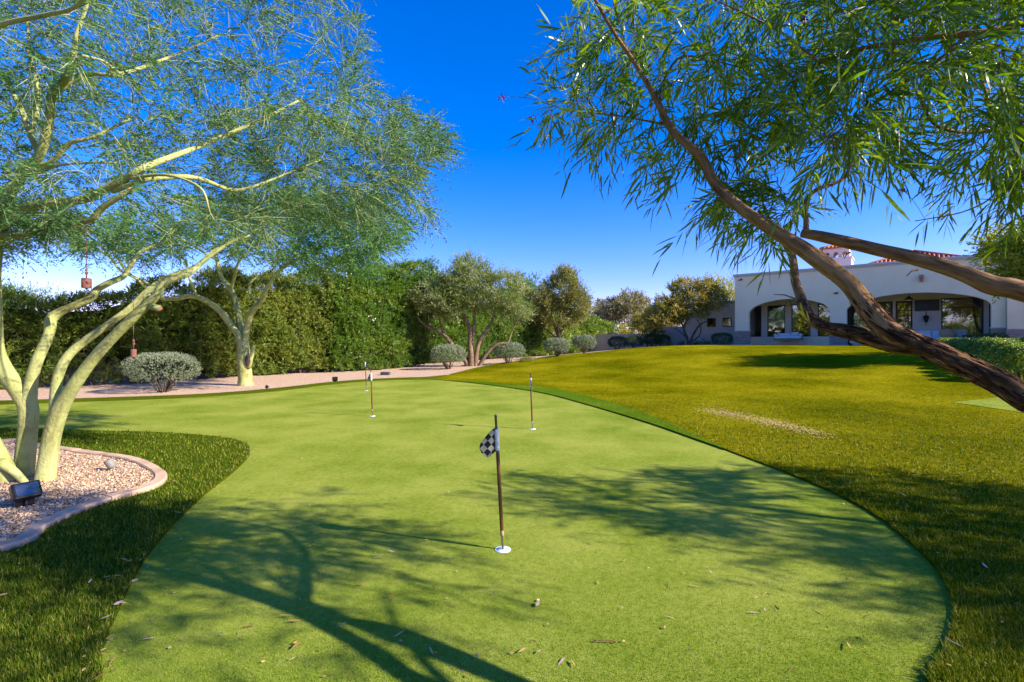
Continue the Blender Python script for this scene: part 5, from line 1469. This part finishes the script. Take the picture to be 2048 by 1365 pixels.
def patio_things():
    # swinging daybed in the left arch
    t = thing('swinging_daybed', 'white swinging daybed hung by ropes in the left arch', 'daybed', hpt(3.05, 1.5, .42), hang)
    box('frame', (0, 0, 0), (1.7, .85, .10), M['steel'], t, None, .02)
    box('mattress', (0, 0, .13), (1.62, .8, .15), M['cloth_white'], t, None, .05)
    box('back_cushion', (-.3, .28, .30), (.8, .16, .26), M['cloth_white'], t, Matrix.Rotation(R(-14), 4, 'X'), .06)
    box('back_cushion', (.35, .26, .33), (.5, .16, .32), M['cloth_white'], t, Matrix.Rotation(R(-18), 4, 'X'), .06)
    for s in (-.74, .74):
        lathe('bolster', [(0, -.35), (.10, -.33), (.11, 0), (.10, .33), (0, .35)], M['cloth_white'], t, 14, (s, 0, .29), Matrix.Rotation(R(90), 4, 'X'))
        for d in (-.38, .38):
            tb = Tubes(); tb.add(np.array([(s, d, .05), (s * .5, d * .3, 1.6), (0, 0, 2.95)]), [.011] * 3, 6); tb.obj('rope', M['lamp_grey'], t)
    # sofa under the television
    t = thing('patio_sofa', 'long white cushioned sofa under the television on the patio', 'sofa', hpt(9.75, 1.75, 0), hang)
    box('base', (0, 0, .2), (3.0, .85, .3), M['cloth_white'], t, None, .03)
    for k in range(4):
        box('seat_cushion', (-1.12 + .75 * k, -.05, .42), (.73, .72, .15), M['cloth_white'], t, None, .05)
        box('back_cushion', (-1.12 + .75 * k, .33, .68), (.73, .2, .5), M['cloth_white'], t, Matrix.Rotation(R(-10), 4, 'X'), .06)
    for s in (-1.3, 1.3):
        for d in (-.35, .35): box('leg', (s, d, .03), (.06, .06, .07), M['bronze'], t)
    t = thing('wicker_chair', 'tan round-backed wicker chair at the right end of the sofa', 'chair', hpt(10.95, .95, 0), hang + .5)
    box('seat', (0, 0, .4), (.7, .65, .12), M['cloth_white'], t, None, .04)
    lathe('backrest', [(0, .05), (.36, .04), (.42, 0), (.36, -.04), (0, -.05)], M['cloth_tan'], t, 20, (0, -.36, .72), Matrix.Rotation(R(80), 4, 'X') @ Matrix.Diagonal((1, .72, 1, 1)))
    for s in (-.3, .3):
        for d in (-.28, .28): box('leg', (s, d, .17), (.045, .045, .35), M['bronze'], t)
    t = thing('armchair', 'patio armchair with striped cushion and dark frame by the wicker chair', 'chair', hpt(11.55, .8, 0), hang - .4)
    box('seat', (0, 0, .42), (.68, .66, .14), M['cloth_white'], t, None, .04)
    box('back_cushion', (.05, .26, .72), (.6, .16, .48), M['cloth_stripe'], t, Matrix.Rotation(R(-16), 4, 'X'), .05)
    for s in (-.36, .36):
        box('arm', (s, 0, .62), (.06, .7, .05), M['black'], t)
        for d in (-.3, .3): box('leg', (s, d, .3), (.05, .05, .6), M['black'], t)
    t = thing('television', 'black flat television mounted high on the patio back wall', 'television', hpt(10.29, 2.48, 2.47), hang)
    box('screen_frame', (0, 0, 0), (1.14, .07, .66), M['black'], t, None, .01); box('bracket', (0, .06, 0), (.4, .07, .3), M['black'], t); box('screen', (0, -.04, .01), (1.08, .012, .60), M['black'], t)
    t = thing('wall_lantern', 'dark iron lantern on the patio wall below the television', 'lantern', hpt(10.25, 2.3, 1.62), hang)
    lathe('body', [(0, -.2), (.07, -.18), (.14, .12), (.16, .15), (.05, .24), (0, .26)], M['bronze'], t, 6, smooth=False)
    lathe('finial', [(0, .25), (.02, .26), (.03, .36), (0, .55)], M['bronze'], t, 8)
    lathe('drop', [(0, -.2), (.025, -.24), (.02, -.3), (0, -.4)], M['bronze'], t, 8); box('bracket', (0, .17, .2), (.05, .26, .05), M['bronze'], t)
    t = thing('pendant_lamp', 'dark pendant lamp hanging inside the right arch', 'lamp', hpt(9.45, 1.3, 2.8), hang)
    lathe('shade', [(.03, .2), (.06, .14), (.22, .02), (.24, -.02), (.20, -.03), (.05, .1)], M['bronze'], t, 16)
    lathe('bulb_glass', [(0, -.1), (.09, -.06), (.11, 0), (.06, .05)], M['white_plastic'], t, 12)
    tb = Tubes(); tb.add(np.array([(0, 0, .15), (0, 0, .35), (0, 0, .57)]), [.014] * 3, 6); tb.obj('rod', M['bronze'], t)
    t = thing('white_bowl', 'wide white bowl planter on the patio edge by the middle pier', 'planter', hpt(7.1, -.55, .0), hang)
    lathe('bowl', [(0, 0), (.22, 0), (.42, .2), (.46, .3), (.42, .3), (.36, .2), (0, .12)], M['white_plastic'], t, 24)
    for k, (s, d) in enumerate(((12.55, -.9), (13.0, -1.0))):
        t = thing('white_pot', ['small white square pot at the patio edge right of the chairs', 'small white square pot nearer the right-hand column'][k], 'pot', hpt(s - .5, d, 0), hang)
        box('pot', (0, 0, .15), (.3, .3, .32), M['white_plastic'], t, None, .02); dome_mesh(90, .2, .2, .3, .26, .06, .03, M['dark_leaf'], 'foliage', t)
patio_things()

# garden wall and gate between hedge and house
bm = bmesh.new()
add_box(bm, (-6.0, 5.1, .75), (3.4, .22, 2.0)); o = bm_obj('garden_wall', bm, M['wall']); o.location = (15.68, 34.0, HZ - .2); o.rotation_euler = (0, 0, hang)
tag(o, 'tan garden wall left of the dark gate, beside the house', 'wall')
bm = bmesh.new()
add_box(bm, (-11.2, 5.15, .6), (7.0, .2, 1.7)); o = bm_obj('garden_wall', bm, M['wall']); o.location = (15.68, 34.0, HZ - .5); o.rotation_euler = (0, 0, hang)
tag(o, 'low tan garden wall behind the dark clipped shrubs', 'wall')
t = thing('garden_gate', 'narrow dark gate in the tan wall next to the house', 'gate', (15.68, 34.0, HZ - .1), hang)
for k in range(4): box('plank', (-4.22 + k * .001 + .0, 5.05, .98) if False else (-4.345 - .17 * 0 + .17 * (k - 1.5) * .46, 5.08, .95), (.075, .06, 1.95), M['bronze'], t)
box('rail', (-4.345, 5.125, 1.6), (.32, .04, .1), M['bronze'], t); box('rail', (-4.345, 5.125, .35), (.32, .04, .1), M['bronze'], t)

# ------------------------------------------------------------------ putting flags
def flagstick(u, v, kind, label, tilt=(0, 0), rz=0.0, hgt=.95):
    x, y = G(u, v)
    t = thing('putting_flag', label, 'flag', (x, y, .012), 0, 'small flags on the putting green')
    lathe('cup', [(.0, -.09), (.05, -.09), (.051, .002), (.056, .004), (.056, .000), (.0535, -.001)], M['cup'], t, 28)
    lathe('cup_insert', [(0, .0035), (.049, .0035), (.050, .001)], M['cup'], t, 28)
    m = Matrix.Rotation(tilt[0], 4, 'Y') @ Matrix.Rotation(tilt[1], 4, 'X')
    def part(name, prof, mat, seg=12, par=t): return lathe(name, prof, mat, par, seg, (0, 0, 0), m)
    part('spike', [(.007, -.02), (.0085, .10), (.0085, .112), (0, .112)], M['steel'])
    part('ferrule', [(.011, .10), (.0135, .102), (.0135, .135), (.011, .138)], M['cloth_tan'])
    part('stick', [(.012, .135), (.0135, .15), (.0135, .68), (.011, .70), (0, .70)], M['pole'])
    part('upper_rod', [(.009, .69), (.009, hgt), (.010, hgt), (.010, hgt + .012), (0, hgt + .014)], M['steel'])
    part('flag_sleeve', [(.009, .705), (.0165, .706), (.0175, .72), (.0175, .845), (.0165, .858), (.009, .859)], M['white_plastic'])
    # the flag itself: a stiff rounded pennant, gently curved
    bm = bmesh.new()
    if kind == 'round': out = [(0, .865), (-.02, .868), (-.055, .845), (-.10, .80), (-.128, .765), (-.132, .735), (-.118, .70), (-.09, .672), (-.07, .668), (-.05, .68), (-.02, .70), (0, .705)]
    else: out = [(0, .865), (-.03, .84), (-.065, .80), (-.10, .765), (-.125, .735), (-.10, .72), (-.06, .705), (-.025, .70), (0, .705)]
    c = bm.verts.new((-.05, -.012, .77)); vs = []
    for (a, b) in out: vs.append(bm.verts.new((a, -.25 * abs(a) * (1 - abs(a) / .14) - .002, b)))
    for p, q in zip(vs, vs[1:] + vs[:1]): bm.faces.new((p, q, c))
    bmesh.ops.solidify(bm, geom=bm.faces[:], thickness=.003)
    o = bm_obj('flag', bm, M['flag'], t)
    o.matrix_local = m @ Matrix.Rotation(rz, 4, 'Z')
    return t
flagstick(1006, 1104, 'round', 'nearest flagstick with black and white checkered flag, in the middle of the green', (R(-3.2), R(-1)), R(18))
flagstick(1065, 860, 'tri', 'flagstick with pale triangular checkered flag near the right edge of the green', (R(-2.2), 0), R(95))
flagstick(745, 834, 'tri', 'flagstick standing left of centre, in front of the farthest flag', (R(-2), 0), R(-40))
flagstick(733, 782, 'round', 'farthest flagstick with white flag before the bright hedge', (R(-2.5), 0), R(150))

# ------------------------------------------------------------------ garden lights and hanging chimes
def floodlight(u, v, s, rz, label, z=0.0):
    x, y = G(u, v)
    t = thing('floodlight', label, 'light', (x, y, z), rz)
    rot = Matrix.Rotation(R(-35), 4, 'X')
    bm = bmesh.new(); add_box(bm, (0, 0, .13 * s), (.19 * s, .075 * s, .145 * s), rot, .012 * s); add_box(bm, (0, .055 * s, .105 * s), (.13 * s, .06 * s, .10 * s), rot, .01 * s)
    hd = bm_obj('housing', bm, M['black'], t)
    box('lens', tuple(Vector((0, 0, .13 * s)) + rot @ Vector((0, -.040 * s, 0))), (.155 * s, .006 * s, .11 * s), M['glass'], hd, rot)
    box('reflector', tuple(Vector((0, 0, .13 * s)) + rot @ Vector((0, -.0385 * s, 0))), (.15 * s, .003 * s, .105 * s), M['steel'], hd, rot)
    box('bracket', (0, .02 * s, .04 * s), (.12 * s, .02 * s, .09 * s), M['black'], t); lathe('stake', [(.012 * s, -.05), (.016 * s, 0), (.016 * s, .06 * s), (0, .06 * s)], M['black'], t, 10)
floodlight(52, 1026, 1.0, R(62), 'black floodlight with glass face on the gravel island', .06)
floodlight(670, 765, 1.0, R(20), 'small black floodlight at the edge of the gravel bed')
floodlight(533, 779, .7, R(-60), 'tiny dark floodlight right of the second feathery trunk')
floodlight(956, 733, .8, R(30), 'tiny dark floodlight at the foot of the silvery olive tree')
x, y = G(228, 949)
t = thing('spotlight', 'small grey bullet spotlight near the rounded curb end', 'light', (x, y, .06))
rot = Matrix.Rotation(R(-24), 4, 'Y') @ Matrix.Rotation(R(12), 4, 'X')
lathe('body', [(0, .02), (.035, .022), (.043, .05), (.043, .12), (.038, .125), (.034, .10), (0, .09)], M['lamp_grey'], t, 20, (0, 0, 0), rot)
lathe('lens', [(0, .102), (.035, .1)], M['glass'], t, 16, (0, 0, 0), rot); lathe('stake', [(.01, -.06), (.012, .03), (0, .03)], M['lamp_grey'], t, 8)
x, y = G(771, 750)
t = thing('drain_block', 'low dark slotted block on the gravel before the bright hedge', 'block', (x, y, 0))
box('body', (0, 0, .07), (.40, .26, .13), M['slate'], t, None, .02)
for k in range(4): box('slot', (-.135 + .09 * k, -.131, .075), (.03, .008, .09), M['black'], t)

def chime(u, vtop, vbody, Y, label, rad, body_h):
    p1 = P(u, vbody, Y); p0 = P(u + 1, vtop, Y)
    t = thing('hanging_bell', label, 'bell', tuple(p1))
    L_ = p0[2] - p1[2]
    tb = Tubes(); tb.add(np.array([(0, 0, body_h), (0, 0, L_ * .5), (0, 0, L_)]), [.0028] * 3, 5); tb.obj('wire', M['rust'], t)
    lathe('shell', [(rad, 0), (rad, body_h * .96), (rad * .9, body_h), (0, body_h)], M['rust'], t, 24)
    lathe('inner', [(rad * .9, .0), (rad * .9, body_h * .9), (0, body_h * .9)], M['black'], t, 20)
    lathe('hanger', [(0, body_h), (.005, body_h), (.006, body_h + .04), (.014, body_h + .05), (.012, body_h + .065), (.005, body_h + .07), (.012, body_h + .085), (.008, body_h + .10), (0, body_h + .10)], M['rust'], t, 8)
    lathe('clapper', [(0, -.02), (.018, 0), (.01, .05), (.004, body_h * .8)], M['rust'], t, 10)
chime(173, 452, 576, 5.0, 'rusty cylinder bell on a long wire against the sky at the left', .042, .10)
chime(267, 606, 714, 4.95, 'rusty bell hanging from the leaning limb above the large shrub', .026, .08)

# ------------------------------------------------------------------ litter
def litter():
    n = 420
    u = RNG.uniform(0, 2048, n); v = 682 + RNG.uniform(70, 683, n)
    # more of it along the edge of the fringe
    e = gl_c[RNG.integers(0, 30, 130)] + RNG.normal(0, .06, (130, 2))
    Y = EYE * F / (v - 682); X = (u - 1024) / F * Y
    pts = np.concatenate([np.stack([X, Y], 1)[Y < 7], e])
    on_lawn = inpoly(pts, lawn_outline) | inpoly(pts, fr_out)
    n = len(pts)
    z = np.where(on_lawn, .055, .024) + terr(pts[:, 0], pts[:, 1])
    B = np.stack([pts[:, 0], pts[:, 1], z], 1); a = RNG.uniform(0, 6.28, n)
    D = np.stack([np.cos(a), np.sin(a), RNG.normal(0, .12, n)], 1)
    N = np.tile([0, 0, 1.0], (n, 1)) + RNG.normal(0, .4, (n, 3))
    big = RNG.uniform(0, 1, n) < .35
    V = bladeleaf(B, D, N, np.where(big, RNG.uniform(.04, .085, n), RNG.uniform(.012, .03, n)), np.where(big, RNG.uniform(.005, .01, n), RNG.uniform(.006, .014, n)), RNG.uniform(-.15, .05, n))
    o = np_mesh('leaf_litter', V[0], V[1], M['dry_leaf'], tint=np.repeat(RNG.uniform(0, 1, n), 6))
    tag(o, 'scattered small dry leaves and petals over the turf', 'litter', kind='stuff')
    for (u, v, L_, a, lab, tv) in ((1072, 1222, .05, 1.1, 'pale curled leaf below the nearest flag', .95), (600, 1232, .05, 1.0, 'pale leaf on the dark edge of the fringe turf', .95), (688, 1180, .05, .5, 'pale leaf on the shaded green left of the nearest flag', .9), (1974, 1155, .07, 1.1, 'large pale leaf on the shaded lawn at the right', .95)):
        if u == 600: u, v = 226, 1232
        if u == 688: u, v = 258, 1172
        x, y = G(u, v)
        Vv = bladeleaf(np.array([(0, 0, .0)]), np.array([(math.cos(a), math.sin(a), .05)]), np.array([(.2, -.5, 1.0)]), np.array([L_]), np.array([L_ * .36]), np.array([-.06]))
        ob = np_mesh('fallen_leaf', Vv[0], Vv[1], M['dry_leaf'], tint=np.full(6, tv)); ob.location = (x, y, .026 if u < 1200 and u > 250 else .06)
        tag(ob, lab, 'leaf')
    x, y = G(1210, 1294)
    tb = Tubes(); tb.add(catmull([(-.055, .006, .0), (-.01, .002, .004), (.03, 0, .003), (.055, -.008, 0)], 4), np.full(13, .0032), 6, .3)
    ob = tb.obj('fallen_twig', M['willow_limb']); ob.location = (x, y, .024); tag(ob, 'short brown twig lying on the green near the bottom edge', 'twig')
litter()
